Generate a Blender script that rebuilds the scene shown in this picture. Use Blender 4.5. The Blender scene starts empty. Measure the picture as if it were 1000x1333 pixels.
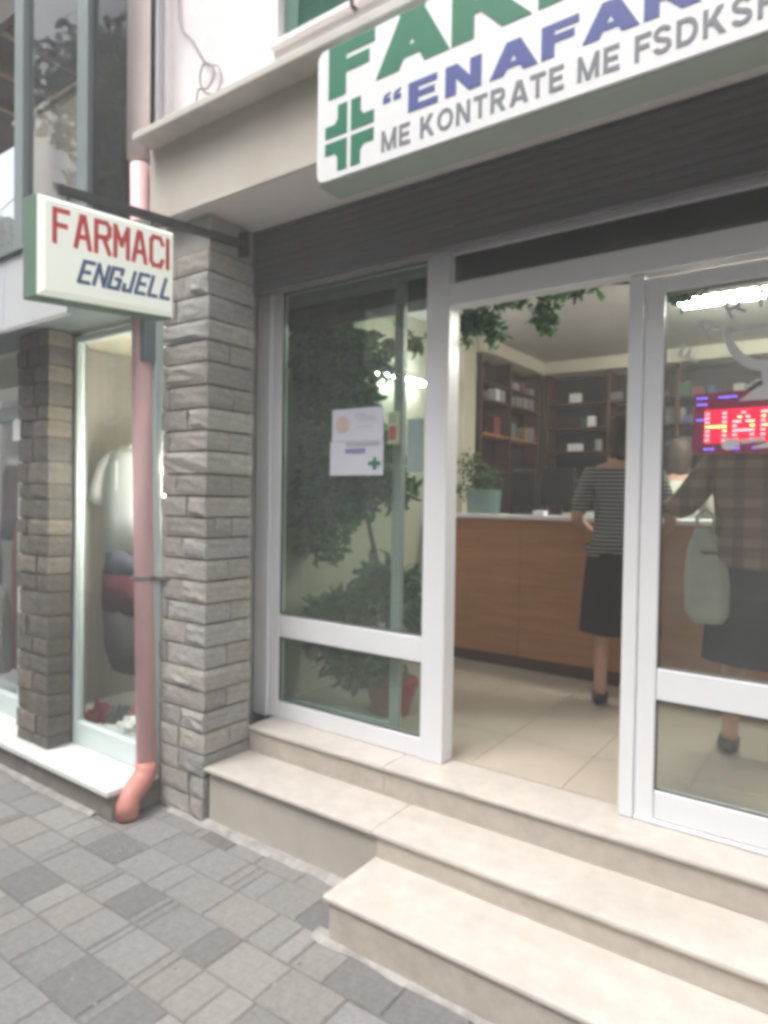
import bpy, bmesh, math, random
from mathutils import Vector, Matrix, noise
rnd = random.Random(7)
sc = bpy.context.scene
# ------------------------------------------------------------------ camera
EYE = 1.675
S = 1.25                       # the plan below is drawn in units of 1.25 m, heights measured from the eye
yaw, pitch, roll = 6.18785932e-01, -2.16322887e-02, 1.55598253e-02
F_ = Vector((-math.sin(yaw)*math.cos(pitch), math.cos(yaw)*math.cos(pitch), math.sin(pitch)))
r_ = Vector((math.cos(yaw), math.sin(yaw), 0)); u_ = r_.cross(F_)
R_ = math.cos(roll)*r_ + math.sin(roll)*u_; U_ = -math.sin(roll)*r_ + math.cos(roll)*u_
cam = bpy.data.cameras.new('camera'); cam_o = bpy.data.objects.new('camera', cam)
sc.collection.objects.link(cam_o); sc.camera = cam_o
m = Matrix.Identity(4)
for i in range(3):
    m[i][0] = R_[i]; m[i][1] = U_[i]; m[i][2] = -F_[i]
m[2][3] = EYE
cam_o.matrix_world = m
cam.sensor_fit = 'VERTICAL'; cam.sensor_height = 36.0; cam.lens = 869.18/1333.0*36.0
cam.clip_start = 0.02; cam.clip_end = 2000
# ------------------------------------------------------------------ light and exposure
SUN_EL, SUN_AZ = math.radians(63), math.radians(196)     # azimuth from +Y clockwise: from the street side
w = bpy.data.worlds.new('World'); sc.world = w; w.use_nodes = True
nt = w.node_tree; nt.nodes.clear()
sky = nt.nodes.new('ShaderNodeTexSky'); sky.sky_type = 'NISHITA'; sky.sun_disc = False
sky.sun_elevation = SUN_EL; sky.sun_rotation = SUN_AZ; sky.dust_density = 6.0; sky.air_density = 1.2; sky.ozone_density = 1.0
hs = nt.nodes.new('ShaderNodeHueSaturation'); hs.inputs['Saturation'].default_value = 0.28
bg = nt.nodes.new('ShaderNodeBackground'); bg.inputs['Strength'].default_value = 0.15
wo = nt.nodes.new('ShaderNodeOutputWorld')
nt.links.new(sky.outputs[0], hs.inputs['Color']); nt.links.new(hs.outputs[0], bg.inputs['Color']); nt.links.new(bg.outputs[0], wo.inputs['Surface'])
sl = bpy.data.lights.new('sun', 'SUN'); sl.energy = 1.1; sl.angle = math.radians(24); sl.color = (1, .97, .93)
so = bpy.data.objects.new('sun', sl); sc.collection.objects.link(so)
sd = Vector((math.sin(SUN_AZ)*math.cos(SUN_EL), math.cos(SUN_AZ)*math.cos(SUN_EL), math.sin(SUN_EL)))
so.rotation_euler = sd.to_track_quat('Z', 'Y').to_euler()
sc.view_settings.view_transform = 'Standard'; sc.view_settings.look = 'None'
sc.view_settings.exposure = 1.1; sc.view_settings.gamma = 1.0; sc.view_settings.use_curve_mapping = False
sc.cycles.use_denoising = True
sc.cycles.max_bounces = 8; sc.cycles.transparent_max_bounces = 12; sc.cycles.glossy_bounces = 4
sc.cycles.sample_clamp_indirect = 6
sc.cycles.pixel_filter_type = 'BLACKMAN_HARRIS'; sc.cycles.filter_width = 4.0     # a soft hand-held phone picture

# ------------------------------------------------------------------ materials
def mat(name, col, rough=.6, var=.12, vscale=6, bump=0.0, bscale=60, spec=.4, obj=0.0, emit=None, estr=0, metal=0, stretch=None, dirt=0, dirt_col=(.1,.09,.08), cols=None):
    m = bpy.data.materials.new(name); m.use_nodes = True
    n = m.node_tree; N = n.nodes; L = n.links; b = N['Principled BSDF']
    b.inputs['Roughness'].default_value = rough; b.inputs['Specular IOR Level'].default_value = spec; b.inputs['Metallic'].default_value = metal
    tc = N.new('ShaderNodeTexCoord'); src = tc.outputs['Object']
    if stretch:
        mp = N.new('ShaderNodeMapping'); mp.inputs['Scale'].default_value = stretch; L.new(src, mp.inputs['Vector']); src = mp.outputs[0]
    nz = N.new('ShaderNodeTexNoise'); nz.inputs['Scale'].default_value = vscale; nz.inputs['Detail'].default_value = 8; nz.inputs['Roughness'].default_value = .65
    L.new(src, nz.inputs['Vector'])
    mr = N.new('ShaderNodeMapRange'); mr.inputs[1].default_value = .3; mr.inputs[2].default_value = .7
    mr.inputs[3].default_value = 1-var; mr.inputs[4].default_value = 1+var
    L.new(nz.outputs['Fac'], mr.inputs[0])
    oi = N.new('ShaderNodeObjectInfo')
    if cols:
        cr = N.new('ShaderNodeValToRGB'); cr.color_ramp.interpolation = 'CONSTANT'
        e = cr.color_ramp.elements
        while len(e) < len(cols): e.new(.5)
        for i, c in enumerate(cols): e[i].position = i/len(cols); e[i].color = (*c, 1)
        L.new(oi.outputs['Random'], cr.inputs[0]); csrc = cr.outputs[0]
    else:
        rgb = N.new('ShaderNodeRGB'); rgb.outputs[0].default_value = (*col, 1); csrc = rgb.outputs[0]
    if obj:
        m2 = N.new('ShaderNodeMapRange'); m2.inputs[3].default_value = 1-obj; m2.inputs[4].default_value = 1+obj
        L.new(oi.outputs['Random'], m2.inputs[0])
        mm = N.new('ShaderNodeMath'); mm.operation = 'MULTIPLY'; L.new(mr.outputs[0], mm.inputs[0]); L.new(m2.outputs[0], mm.inputs[1]); vsrc = mm.outputs[0]
    else: vsrc = mr.outputs[0]
    vm = N.new('ShaderNodeVectorMath'); vm.operation = 'SCALE'; L.new(csrc, vm.inputs[0]); L.new(vsrc, vm.inputs['Scale'])
    out = vm.outputs[0]
    if dirt:
        nd = N.new('ShaderNodeTexNoise'); nd.inputs['Scale'].default_value = 2.3; nd.inputs['Detail'].default_value = 10; nd.inputs['Roughness'].default_value = .7
        L.new(tc.outputs['Object'], nd.inputs['Vector'])
        dr = N.new('ShaderNodeMapRange'); dr.inputs[1].default_value = .48; dr.inputs[2].default_value = .75; dr.inputs[4].default_value = dirt
        L.new(nd.outputs['Fac'], dr.inputs[0])
        mx = N.new('ShaderNodeMix'); mx.data_type = 'RGBA'; L.new(dr.outputs[0], mx.inputs[0]); L.new(out, mx.inputs[6]); mx.inputs[7].default_value = (*dirt_col, 1)
        out = mx.outputs[2]
    L.new(out, b.inputs['Base Color'])
    if bump:
        nb = N.new('ShaderNodeTexNoise'); nb.inputs['Scale'].default_value = bscale; nb.inputs['Detail'].default_value = 6
        L.new(src, nb.inputs['Vector']); bp = N.new('ShaderNodeBump'); bp.inputs['Strength'].default_value = bump; bp.inputs['Distance'].default_value = .01
        L.new(nb.outputs['Fac'], bp.inputs['Height']); L.new(bp.outputs[0], b.inputs['Normal'])
    if emit:
        b.inputs['Emission Color'].default_value = (*emit, 1); b.inputs['Emission Strength'].default_value = estr
    return m

def glass_mat(name, tint=(.92,.95,.93), film=.05, film_col=(.5,.52,.52), ior=1.5, rough=.01):
    m = bpy.data.materials.new(name); m.use_nodes = True
    n = m.node_tree; N = n.nodes; L = n.links; N.clear()
    o = N.new('ShaderNodeOutputMaterial'); tr = N.new('ShaderNodeBsdfTransparent'); tr.inputs[0].default_value = (*tint, 1)
    gl = N.new('ShaderNodeBsdfGlossy'); gl.inputs['Roughness'].default_value = rough; lw = N.new('ShaderNodeLayerWeight'); lw.inputs[0].default_value = .5
    p5 = N.new('ShaderNodeMath'); p5.operation = 'POWER'; p5.inputs[1].default_value = 4.5; L.new(lw.outputs['Facing'], p5.inputs[0])
    fr = N.new('ShaderNodeMath'); fr.operation = 'MULTIPLY_ADD'; fr.inputs[1].default_value = .9; fr.inputs[2].default_value = .04; L.new(p5.outputs[0], fr.inputs[0])
    df = N.new('ShaderNodeBsdfDiffuse'); df.inputs[0].default_value = (*film_col, 1)
    tc = N.new('ShaderNodeTexCoord'); nz = N.new('ShaderNodeTexNoise'); nz.inputs['Scale'].default_value = 3; nz.inputs['Detail'].default_value = 6
    L.new(tc.outputs['Object'], nz.inputs['Vector'])
    mr = N.new('ShaderNodeMapRange'); mr.inputs[1].default_value = .3; mr.inputs[2].default_value = .75; mr.inputs[3].default_value = film*.5; mr.inputs[4].default_value = film*1.6
    L.new(nz.outputs['Fac'], mr.inputs[0])
    a = N.new('ShaderNodeMixShader'); L.new(mr.outputs[0], a.inputs[0]); L.new(tr.outputs[0], a.inputs[1]); L.new(df.outputs[0], a.inputs[2])
    b = N.new('ShaderNodeMixShader'); L.new(fr.outputs[0], b.inputs[0]); L.new(a.outputs[0], b.inputs[1]); L.new(gl.outputs[0], b.inputs[2])
    L.new(b.outputs[0], o.inputs['Surface'])
    return m

def stripe_mat(name, c1, c2, scale, axis='Z', rough=.85, width=.5):
    m = mat(name, c1, rough, .08, 20, spec=.1); n = m.node_tree; N = n.nodes; L = n.links; b = N['Principled BSDF']
    tc = N.new('ShaderNodeTexCoord'); sp = N.new('ShaderNodeSeparateXYZ'); L.new(tc.outputs['Object'], sp.inputs[0])
    mu = N.new('ShaderNodeMath'); mu.operation = 'MULTIPLY'; mu.inputs[1].default_value = scale; L.new(sp.outputs[axis], mu.inputs[0])
    fr = N.new('ShaderNodeMath'); fr.operation = 'FRACT'; L.new(mu.outputs[0], fr.inputs[0])
    gt = N.new('ShaderNodeMath'); gt.operation = 'GREATER_THAN'; gt.inputs[1].default_value = width; L.new(fr.outputs[0], gt.inputs[0])
    mx = N.new('ShaderNodeMix'); mx.data_type = 'RGBA'; mx.inputs[6].default_value = (*c1, 1); mx.inputs[7].default_value = (*c2, 1)
    L.new(gt.outputs[0], mx.inputs[0]); L.new(mx.outputs[2], b.inputs['Base Color'])
    return m

def plaid_mat(name, c1, c2, c3):
    m = mat(name, c1, .9, .1, 20, spec=.1); n = m.node_tree; N = n.nodes; L = n.links; b = N['Principled BSDF']
    tc = N.new('ShaderNodeTexCoord'); sp = N.new('ShaderNodeSeparateXYZ'); L.new(tc.outputs['Object'], sp.inputs[0])
    last = None
    col = c1
    for ax, scl, c in (('Z', 18, c2), ('X', 14, c3)):
        mu = N.new('ShaderNodeMath'); mu.operation = 'MULTIPLY'; mu.inputs[1].default_value = scl; L.new(sp.outputs[ax], mu.inputs[0])
        sn = N.new('ShaderNodeMath'); sn.operation = 'SINE'; L.new(mu.outputs[0], sn.inputs[0])
        mu2 = N.new('ShaderNodeMath'); mu2.operation = 'SINE'
        m3 = N.new('ShaderNodeMath'); m3.operation = 'MULTIPLY'; m3.inputs[1].default_value = scl*3.7; L.new(sp.outputs[ax], m3.inputs[0]); L.new(m3.outputs[0], mu2.inputs[0])
        gt = N.new('ShaderNodeMath'); gt.operation = 'GREATER_THAN'; gt.inputs[1].default_value = .3; L.new(mu2.outputs[0], gt.inputs[0])
        g5 = N.new('ShaderNodeMath'); g5.operation = 'MULTIPLY'; g5.inputs[1].default_value = .55; L.new(gt.outputs[0], g5.inputs[0])
        mx = N.new('ShaderNodeMix'); mx.data_type = 'RGBA'; mx.inputs[7].default_value = (*c, 1)
        if last: L.new(last, mx.inputs[6])
        else: mx.inputs[6].default_value = (*c1, 1)
        L.new(g5.outputs[0], mx.inputs[0]); last = mx.outputs[2]
    L.new(last, b.inputs['Base Color'])
    return m

M = dict(
 paver=mat('paver', (.3,.29,.28), .85, .2, 45, .35, 150, .3, cols=[(.245,.24,.235),(.23,.228,.224),(.22,.218,.216),(.243,.235,.224),(.235,.232,.228),(.258,.252,.245)], obj=.06, dirt=.35, dirt_col=(.19,.18,.17)),
 paver_dark=mat('paver_dark', (.185,.183,.182), .85, .2, 45, .35, 150, .3, obj=.12, dirt=.3, dirt_col=(.13,.125,.12)),
 paver_tan=mat('paver_tan', (.243,.234,.222), .85, .2, 45, .35, 150, .3, obj=.08, dirt=.35, dirt_col=(.2,.19,.17)),
 joint=mat('joint_sand', (.15,.145,.14), .95, .3, 14, .4, 90, .1, dirt=.4, dirt_col=(.3,.29,.27)),
 mortar=mat('mortar_smear', (.34,.33,.315), .95, .35, 12, .5, 60, .1, dirt=.7, dirt_col=(.25,.24,.225)),
 asphalt=mat('asphalt', (.06,.06,.062), .9, .3, 5, .5, 100, .2),
 stone=mat('split_stone', (.3,.28,.25), .9, .3, 10, .8, 45, .25, cols=[(.48,.45,.405),(.44,.415,.38),(.51,.48,.435),(.40,.38,.35),(.455,.435,.40),(.44,.43,.41),(.32,.32,.31),(.48,.46,.42)], obj=.08, dirt=.55, dirt_col=(.28,.27,.255)),
 stone_brown=mat('split_stone_brown', (.2,.18,.15), .9, .3, 8, .8, 45, .2, cols=[(.19,.175,.155),(.22,.205,.18),(.165,.155,.14),(.24,.215,.185)], obj=.1, dirt=.6, dirt_col=(.09,.085,.08)),
 stone_mortar=mat('stone_mortar', (.12,.112,.10), .95, .2, 14, .5, 70, .1),
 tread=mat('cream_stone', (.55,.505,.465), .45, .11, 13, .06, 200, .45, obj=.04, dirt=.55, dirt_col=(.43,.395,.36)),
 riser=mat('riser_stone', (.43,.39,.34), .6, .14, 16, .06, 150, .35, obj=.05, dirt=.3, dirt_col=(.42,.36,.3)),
 plinth=mat('render_plinth', (.44,.405,.36), .85, .1, 3, .1, 200, .2, dirt=.4, dirt_col=(.42,.365,.31)),
 white=mat('white_aluminium', (.74,.75,.77), .35, .02, 3, 0, 10, .5, dirt=.1, dirt_col=(.6,.6,.6)),
 wood=mat('counter_wood', (.42,.195,.085), .45, .16, 2.0, 0, 10, .4, stretch=(1,1,9)),
 wood_red=mat('dark_wood', (.075,.032,.022), .45, .2, 3, 0, 10, .4, stretch=(1,1,8)),
 wood_dark=mat('shelf_back_wood', (.022,.015,.013), .6, .2, 3),
 wood_orange=mat('orange_wood', (.42,.19,.07), .45, .15, 3, stretch=(1,1,8)),
 cream=mat('cream_wall_paint', (.66,.63,.50), .8, .03, 2),
 ceiling=mat('ceiling_paint', (.5,.48,.45), .9, .03, 2),
 tile=mat('floor_tile', (.50,.445,.37), .3, .05, 5, 0, 10, .5, obj=.03, dirt=.15, dirt_col=(.48,.41,.33)),
 grout=mat('tile_grout', (.38,.335,.28), .9),
 fascia=mat('fascia_render', (.56,.52,.46), .85, .05, 2.5, .08, 160, .2, dirt=.35, dirt_col=(.47,.40,.325)),
 ledge=mat('ledge_render', (.60,.575,.53), .85, .1, 5, .15, 120, .2, dirt=.4, dirt_col=(.38,.36,.33)),
 soffit=mat('soffit_paint', (.74,.71,.69), .85, .04, 3),
 concrete=mat('concrete', (.36,.345,.33), .9, .12, 5, .2, 90, .2, dirt=.4, dirt_col=(.25,.24,.23)),
 upper=mat('upper_stucco', (.88,.85,.85), .9, .06, 3, .25, 70, .1, dirt=.35, dirt_col=(.68,.60,.60)),
 upper_grey=mat('grey_stucco', (.60,.59,.63), .9, .06, 3, .2, 70, .1),
 pipe=mat('pink_plastic_pipe', (.76,.49,.49), .45, .06, 4, 0, 10, .4, dirt=.4, dirt_col=(.70,.50,.50)),
 pipe_red=mat('red_plastic_elbow', (.60,.25,.21), .45, .06, 5, dirt=.35, dirt_col=(.66,.38,.35)),
 pipe_lit=mat('lit_pink_pipe', (.86,.76,.76), .5, .05, 4, dirt=.25, dirt_col=(.80,.64,.64)),  # upper pipe's colour paled for the stronger light above the ledge
 metal_dark=mat('dark_metal', (.07,.075,.075), .55, .2, 20, .1, 80, .5, metal=.4, dirt=.4, dirt_col=(.12,.1,.08)),
 clip=mat('steel_clip', (.3,.3,.31), .4, .1, 10, metal=.7),
 sign_white=mat('sign_acrylic', (.80,.81,.82), .3, .02, 2, 0, 10, .5, dirt=.08, dirt_col=(.66,.66,.64)),
 sign_cream=mat('sign_cream_acrylic', (.84,.86,.79), .3, .03, 3, 0, 10, .5, emit=(.93,1,.86), estr=.16, dirt=.2, dirt_col=(.68,.66,.52)),
 sign_green=mat('sign_green_casing', (.33,.41,.36), .5, .06, 3, 0, 10, .4, dirt=.25, dirt_col=(.33,.37,.345)),
 casing_green=mat('faded_green_casing', (.15,.25,.19), .55, .1, 4, 0, 10, .35, dirt=.35, dirt_col=(.2,.25,.2)),
 ink_green=mat('green_lettering', (.012,.17,.09), .4, .02), ink_blue=mat('blue_lettering', (.07,.09,.30), .4, .02),
 ink_grey=mat('grey_lettering', (.19,.20,.22), .4, .02), ink_red=mat('red_lettering', (.72,.09,.10), .45, .12, 30), ink_navy=mat('navy_lettering', (.10,.15,.30), .45, .1, 30),
 shutter=mat('roller_slat', (.13,.13,.135), .8, .06, 3, 0, 10, .4, obj=.04),
 green_shutter=mat('green_louvre', (.10,.30,.22), .55, .06, 5, 0, 10, .3, obj=.05), green_frame=mat('green_timber', (.06,.16,.125), .55, .06, 5),
 canopy=mat('white_canopy_panel', (.66,.68,.70), .22, .03, 2, 0, 10, .6, dirt=.2, dirt_col=(.5,.5,.53)),
 bay_metal=mat('grey_green_metal', (.20,.235,.24), .4, .06, 6, 0, 10, .5),
 bay_panel=mat('faded_board', (.42,.36,.29), .7, .12, 3, dirt=.5, dirt_col=(.29,.24,.20)),
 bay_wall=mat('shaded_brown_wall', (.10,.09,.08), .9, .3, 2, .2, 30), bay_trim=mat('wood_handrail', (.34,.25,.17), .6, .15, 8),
 dark=mat('dark_void_paint', (.02,.02,.022), .8, .1, 3), mint=mat('pale_mint_frame', (.60,.69,.68), .4, .03, 3),
 lavender_sill=mat('white_marble_sill', (.72,.74,.73), .35, .05, 4, dirt=.2, dirt_col=(.58,.58,.56)), kerb=mat('kerb_stone', (.22,.20,.185), .9, .25, 9, .5, 60, .2, dirt=.5, dirt_col=(.11,.1,.1)),
 curtain=mat('beige_panelling', (.34,.32,.29), .85, .12, 2, stretch=(12,12,.4)),
 shirt=mat('white_cotton', (.80,.82,.79), .9, .04, 10, .1, 200, .1), burgundy=mat('burgundy_cloth', (.10,.018,.03), .9, .15, 10), denim=mat('slate_cloth', (.11,.125,.16), .9, .15, 10), charcoal=mat('charcoal_cloth', (.06,.055,.06), .9, .15, 10),
 maroon=mat('maroon_cloth', (.16,.03,.035), .9, .1, 10), darkgreen=mat('dark_green_cloth', (.03,.06,.05), .9, .1, 10), rust=mat('rust_cloth', (.30,.10,.07), .9, .1, 10),
 leaf=mat('leaf', (.04,.12,.036), .5, .4, 14, spec=.4), leaf_pale=mat('pale_leaf', (.075,.13,.05), .5, .35, 14, spec=.4), leaf_dark=mat('tree_leaf', (.018,.035,.016), .6, .4, 8, spec=.3), bark=mat('bark', (.09,.065,.045), .9, .3, 10, .5, 40, .1),
 pot=mat('red_pot', (.35,.03,.035), .4, .06, 6), soil=mat('soil', (.03,.022,.017), .95, .3, 20), paper=mat('paper', (.52,.53,.60), .8, .03, 4), 
 paper_white=mat('white_paper', (.75,.76,.78), .7, .03, 4), black_plastic=mat('black_plastic', (.014,.014,.016), .35, .1, 6, 0, 10, .5), aqua=mat('aqua_plastic', (.16,.25,.22), .3, .1, 6),
 skin=mat('skin', (.50,.29,.21), .5, .05, 20), hair=mat('dark_hair', (.022,.014,.011), .6, .3, 40, .4, 120), hair2=mat('brown_hair', (.05,.028,.02), .6, .3, 40, .4, 120),
 black_cloth=mat('black_cloth', (.018,.02,.024), .9, .15, 12, .1, 100, .1), coat=mat('white_coat', (.62,.61,.52), .9, .05, 8), grey_cloth=mat('pale_grey_cloth', (.36,.37,.32), .9, .14, 8, .2, 30), shoe=mat('shoe', (.03,.028,.028), .5, .1, 8),
 yellow=mat('yellow_packet', (.62,.42,.14), .5, .05, 8),
 vinyl=mat('frosted_vinyl', (.60,.60,.60), .6, .03, 4), cable=mat('grey_cable', (.23,.2,.21), .6, .1, 8), grimy=mat('opposite_render', (.42,.39,.35), .9, .15, 1, 0), glass_dark=mat('dark_window_glass', (.02,.022,.025), .08, .05, 2, 0, 10, .8),
 tube=mat('lit_tube', (.9,.9,.85), .4, .01, emit=(1,.97,.88), estr=80), tube_white=mat('cool_lit_tube', (.9,.9,.9), .4, .01, emit=(.95,.97,1), estr=26),
 led_dot=mat('led_warm_dot', (.9,.5,.3), .4, .01, emit=(1,.13,.14), estr=10), led_core=mat('led_yellow_dot', (.9,.7,.2), .4, .01, emit=(1,.6,.12), estr=6), led_glare=mat('red_glare_plate', (.5,.02,.05), .5, .05, emit=(1,.004,.06), estr=.62), led_blue=mat('led_violet_dot', (.3,.2,.9), .4, .01, emit=(.10,.16,1), estr=4), led_board=mat('led_board_plastic', (.05,.008,.02), .3, .1, 8),
 bulb=mat('warm_bulb', (.9,.8,.6), .4, .01, emit=(1,.85,.6), estr=10),
)
M['led_board'] = mat('led_board_glare', (.12,.02,.05), .3, .1, 8, emit=(.6,.01,.14), estr=.09)  # board given a faint glow of its own for the LED glare
for nm_ in ('leaf','leaf_pale','leaf_dark'):
    n_ = M[nm_].node_tree; b_ = n_.nodes['Principled BSDF']; gi = n_.nodes.new('ShaderNodeNewGeometry')
    mr_ = n_.nodes.new('ShaderNodeMapRange'); mr_.inputs[3].default_value = .35; mr_.inputs[4].default_value = 2.3; n_.links.new(gi.outputs['Random Per Island'], mr_.inputs[0])
    old = b_.inputs['Base Color'].links[0].from_socket; vm_ = n_.nodes.new('ShaderNodeVectorMath'); vm_.operation = 'SCALE'
    n_.links.new(old, vm_.inputs[0]); n_.links.new(mr_.outputs[0], vm_.inputs['Scale']); n_.links.new(vm_.outputs[0], b_.inputs['Base Color'])
    tl = n_.nodes.new('ShaderNodeBsdfTranslucent'); n_.links.new(vm_.outputs[0], tl.inputs[0]); mx_ = n_.nodes.new('ShaderNodeMixShader'); mx_.inputs[0].default_value = .4
    out_ = n_.nodes['Material Output']; n_.links.new(b_.outputs[0], mx_.inputs[1]); n_.links.new(tl.outputs[0], mx_.inputs[2]); n_.links.new(mx_.outputs[0], out_.inputs['Surface'])
M['leaf_frame'] = mat('grey_aluminium', (.33,.35,.35), .4, .04, 5)
M['glass'] = glass_mat('window_glass'); M['glass_hazy'] = glass_mat('hazy_window_glass', film=.045); M['glass_door'] = glass_mat('grey_window_glass', (.86,.92,.88), .032)
M['glass_dark_tint'] = glass_mat('dark_tinted_glass', (.16,.17,.175), .06); M['glass_bay'] = glass_mat('balcony_glass', (.86,.88,.88), .03, (.4,.43,.46))
M['stripes'] = stripe_mat('striped_knit', (.035,.035,.045), (.34,.33,.33), 42)
M['plaid'] = plaid_mat('brown_check', (.20,.135,.10), (.36,.28,.21), (.09,.06,.05))

# ------------------------------------------------------------------ helpers
C = sc.collection
def P3(x, y, z): return Vector((x*S, y*S, EYE + z*S))
def thing(name, label, cat, loc=(0,0,-1.34), group=None):
    o = bpy.data.objects.new(name, None); C.objects.link(o); o.location = P3(*loc); o.empty_display_size = .1
    o['label'] = label; o['category'] = cat
    if group: o['group'] = group
    return o
def tag(o, label, cat, group=None):
    o['label'] = label; o['category'] = cat
    if group: o['group'] = group
    return o
ORG = {}
def origin(p):
    v = Vector((0,0,0))
    while p is not None: v += Vector(p.location); p = p.parent
    return v
class MB:
    def __init__(s): s.bm = bmesh.new()
    def box(s, x0, x1, y0, y1, z0, z1, bev=0.0, unit=True):
        a, b = (P3(x0,y0,z0), P3(x1,y1,z1)) if unit else (Vector((x0,y0,z0)), Vector((x1,y1,z1)))
        r = bmesh.ops.create_cube(s.bm, size=1)
        vs = r['verts']
        for v in vs: v.co = Vector(((a[i]+b[i])/2 + v.co[i]*(b[i]-a[i]) for i in range(3)))
        if bev:
            es = list({e for v in vs for e in v.link_edges})
            bmesh.ops.bevel(s.bm, geom=es, offset=bev, segments=1 if bev < .006 else 2, affect='EDGES', profile=.6)
        return s
    def obox(s, a, b, wx, wy, up=(0,0,1)):       # bar from a to b (metres)
        a, b = Vector(a), Vector(b); d = b-a; L = d.length; d.normalize(); up = Vector(up)
        sx = d.cross(up).normalized(); sy = sx.cross(d)
        vs = []
        for t in (a, b):
            for i, j in ((-1,-1),(1,-1),(1,1),(-1,1)): vs.append(s.bm.verts.new(t + sx*i*wx/2 + sy*j*wy/2))
        for f in ((3,2,1,0),(4,5,6,7),(0,1,5,4),(1,2,6,5),(2,3,7,6),(3,0,4,7)): s.bm.faces.new([vs[i] for i in f])
        return s
    def tube(s, pts, r, n=10, closed=False, cap=True):     # pts metres; r number or list
        pts = [Vector(p) for p in pts]; rings = []
        N = len(pts); up = None
        for i, p in enumerate(pts):
            d = (pts[min(i+1,N-1)] - pts[max(i-1,0)]).normalized()
            if up is None: up = Vector((0,0,1)) if abs(d.z) < .9 else Vector((1,0,0))
            sx = d.cross(up).normalized(); sy = sx.cross(d).normalized(); up = sy
            rr = r[i] if isinstance(r, (list, tuple)) else r
            rings.append([s.bm.verts.new(p + (sx*math.cos(2*math.pi*k/n) + sy*math.sin(2*math.pi*k/n))*rr) for k in range(n)])
        for a, b in zip(rings, rings[1:]):
            for k in range(n): s.bm.faces.new((a[k], a[(k+1)%n], b[(k+1)%n], b[k]))
        if cap: s.bm.faces.new(rings[0][::-1]); s.bm.faces.new(rings[-1])
        return s
    def loft(s, rings, n=24, fold=0, nf=7, seed=0, cap=True):     # rings (cx,cy,cz,rx,ry[,fold]) metres
        R = []
        for ri in rings:
            cx, cy, cz, rx, ry = ri[:5]; fo = ri[5] if len(ri) > 5 else fold
            R.append([s.bm.verts.new((cx + rx*math.cos(a)*(1+fo*math.sin(nf*a+seed)), cy + ry*math.sin(a)*(1+fo*math.sin(nf*a+seed+.5)), cz)) for a in (2*math.pi*k/n for k in range(n))])
        for a, b in zip(R, R[1:]):
            for k in range(n): s.bm.faces.new((a[k], a[(k+1)%n], b[(k+1)%n], b[k]))
        if cap:
            s.bm.faces.new(R[0][::-1]); s.bm.faces.new(R[-1])
        return s
    def prism(s, pts, n, depth):     # polygon pts (metres) extruded along -n*depth
        n = Vector(n); a = [s.bm.verts.new(Vector(p)) for p in pts]; b = [s.bm.verts.new(Vector(p) - n*depth) for p in pts]
        s.bm.faces.new(a); s.bm.faces.new(b[::-1])
        for i in range(len(a)): s.bm.faces.new((a[i-1], b[i-1], b[i], a[i]))
        return s
    def ball(s, c, rx, ry, rz, sub=2, nz=0, seed=0):
        r = bmesh.ops.create_icosphere(s.bm, subdivisions=sub, radius=1)
        for v in r['verts']:
            k = 1 + nz*noise.noise(v.co*2.2 + Vector((seed,0,0)))
            v.co = Vector((c[0]+v.co.x*rx*k, c[1]+v.co.y*ry*k, c[2]+v.co.z*rz*k))
        return s
    def build(s, name, mt, parent=None, smooth=False, kind=None, label=None):
        o0 = origin(parent)
        bmesh.ops.recalc_face_normals(s.bm, faces=s.bm.faces)
        if parent is None:
            o0 = Vector((0,0,0))
        for v in s.bm.verts: v.co -= o0
        me = bpy.data.meshes.new(name); s.bm.to_mesh(me); s.bm.free(); me.materials.append(M[mt])
        if smooth:
            for p in me.polygons: p.use_smooth = True
        o = bpy.data.objects.new(name, me); C.objects.link(o)
        if parent is not None: o.parent = parent
        if kind: o['kind'] = kind
        if label: o['label'] = label
        return o
def B(name, mt, parent, x0, x1, y0, y1, z0, z1, bev=.003, **k): return MB().box(x0,x1,y0,y1,z0,z1,bev).build(name, mt, parent, **k)
def center_origin(o):
    me = o.data; c = sum((v.co for v in me.vertices), Vector())/len(me.vertices)
    for v in me.vertices: v.co -= c
    o.location = Vector(o.location) + c
def inst(name, me, parent, loc, scale=(1,1,1), rot=(0,0,0)):
    o = bpy.data.objects.new(name, me); C.objects.link(o); o.parent = parent
    o.location = Vector(loc) - origin(parent); o.scale = scale; o.rotation_euler = rot
    return o

# leaves
def leaf_mesh(points, size, seed=1, droop=.4):
    r = random.Random(seed); vs = []; fs = []
    for p in points:
        L = size*r.uniform(.6, 1.3); W = L*r.uniform(.38,.55)
        d = Vector((r.gauss(0,1), r.gauss(0,1), r.gauss(-droop,.7))).normalized(); up = Vector((r.gauss(0,1), r.gauss(0,1), r.gauss(.5,1))).normalized()
        sd = d.cross(up).normalized(); nn = sd.cross(d); p = Vector(p); i = len(vs)
        vs += [p, p+d*L*.35+sd*W*.5+nn*W*.18, p+d*L*.75+sd*W*.36+nn*W*.1, p+d*L-nn*W*.2, p+d*L*.75-sd*W*.36+nn*W*.1, p+d*L*.35-sd*W*.5+nn*W*.18, p+d*L*.5]
        fs += [(i,i+1,i+6),(i+1,i+2,i+6),(i+2,i+3,i+6),(i+3,i+4,i+6),(i+4,i+5,i+6),(i+5,i,i+6)]
    return vs, fs
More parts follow.
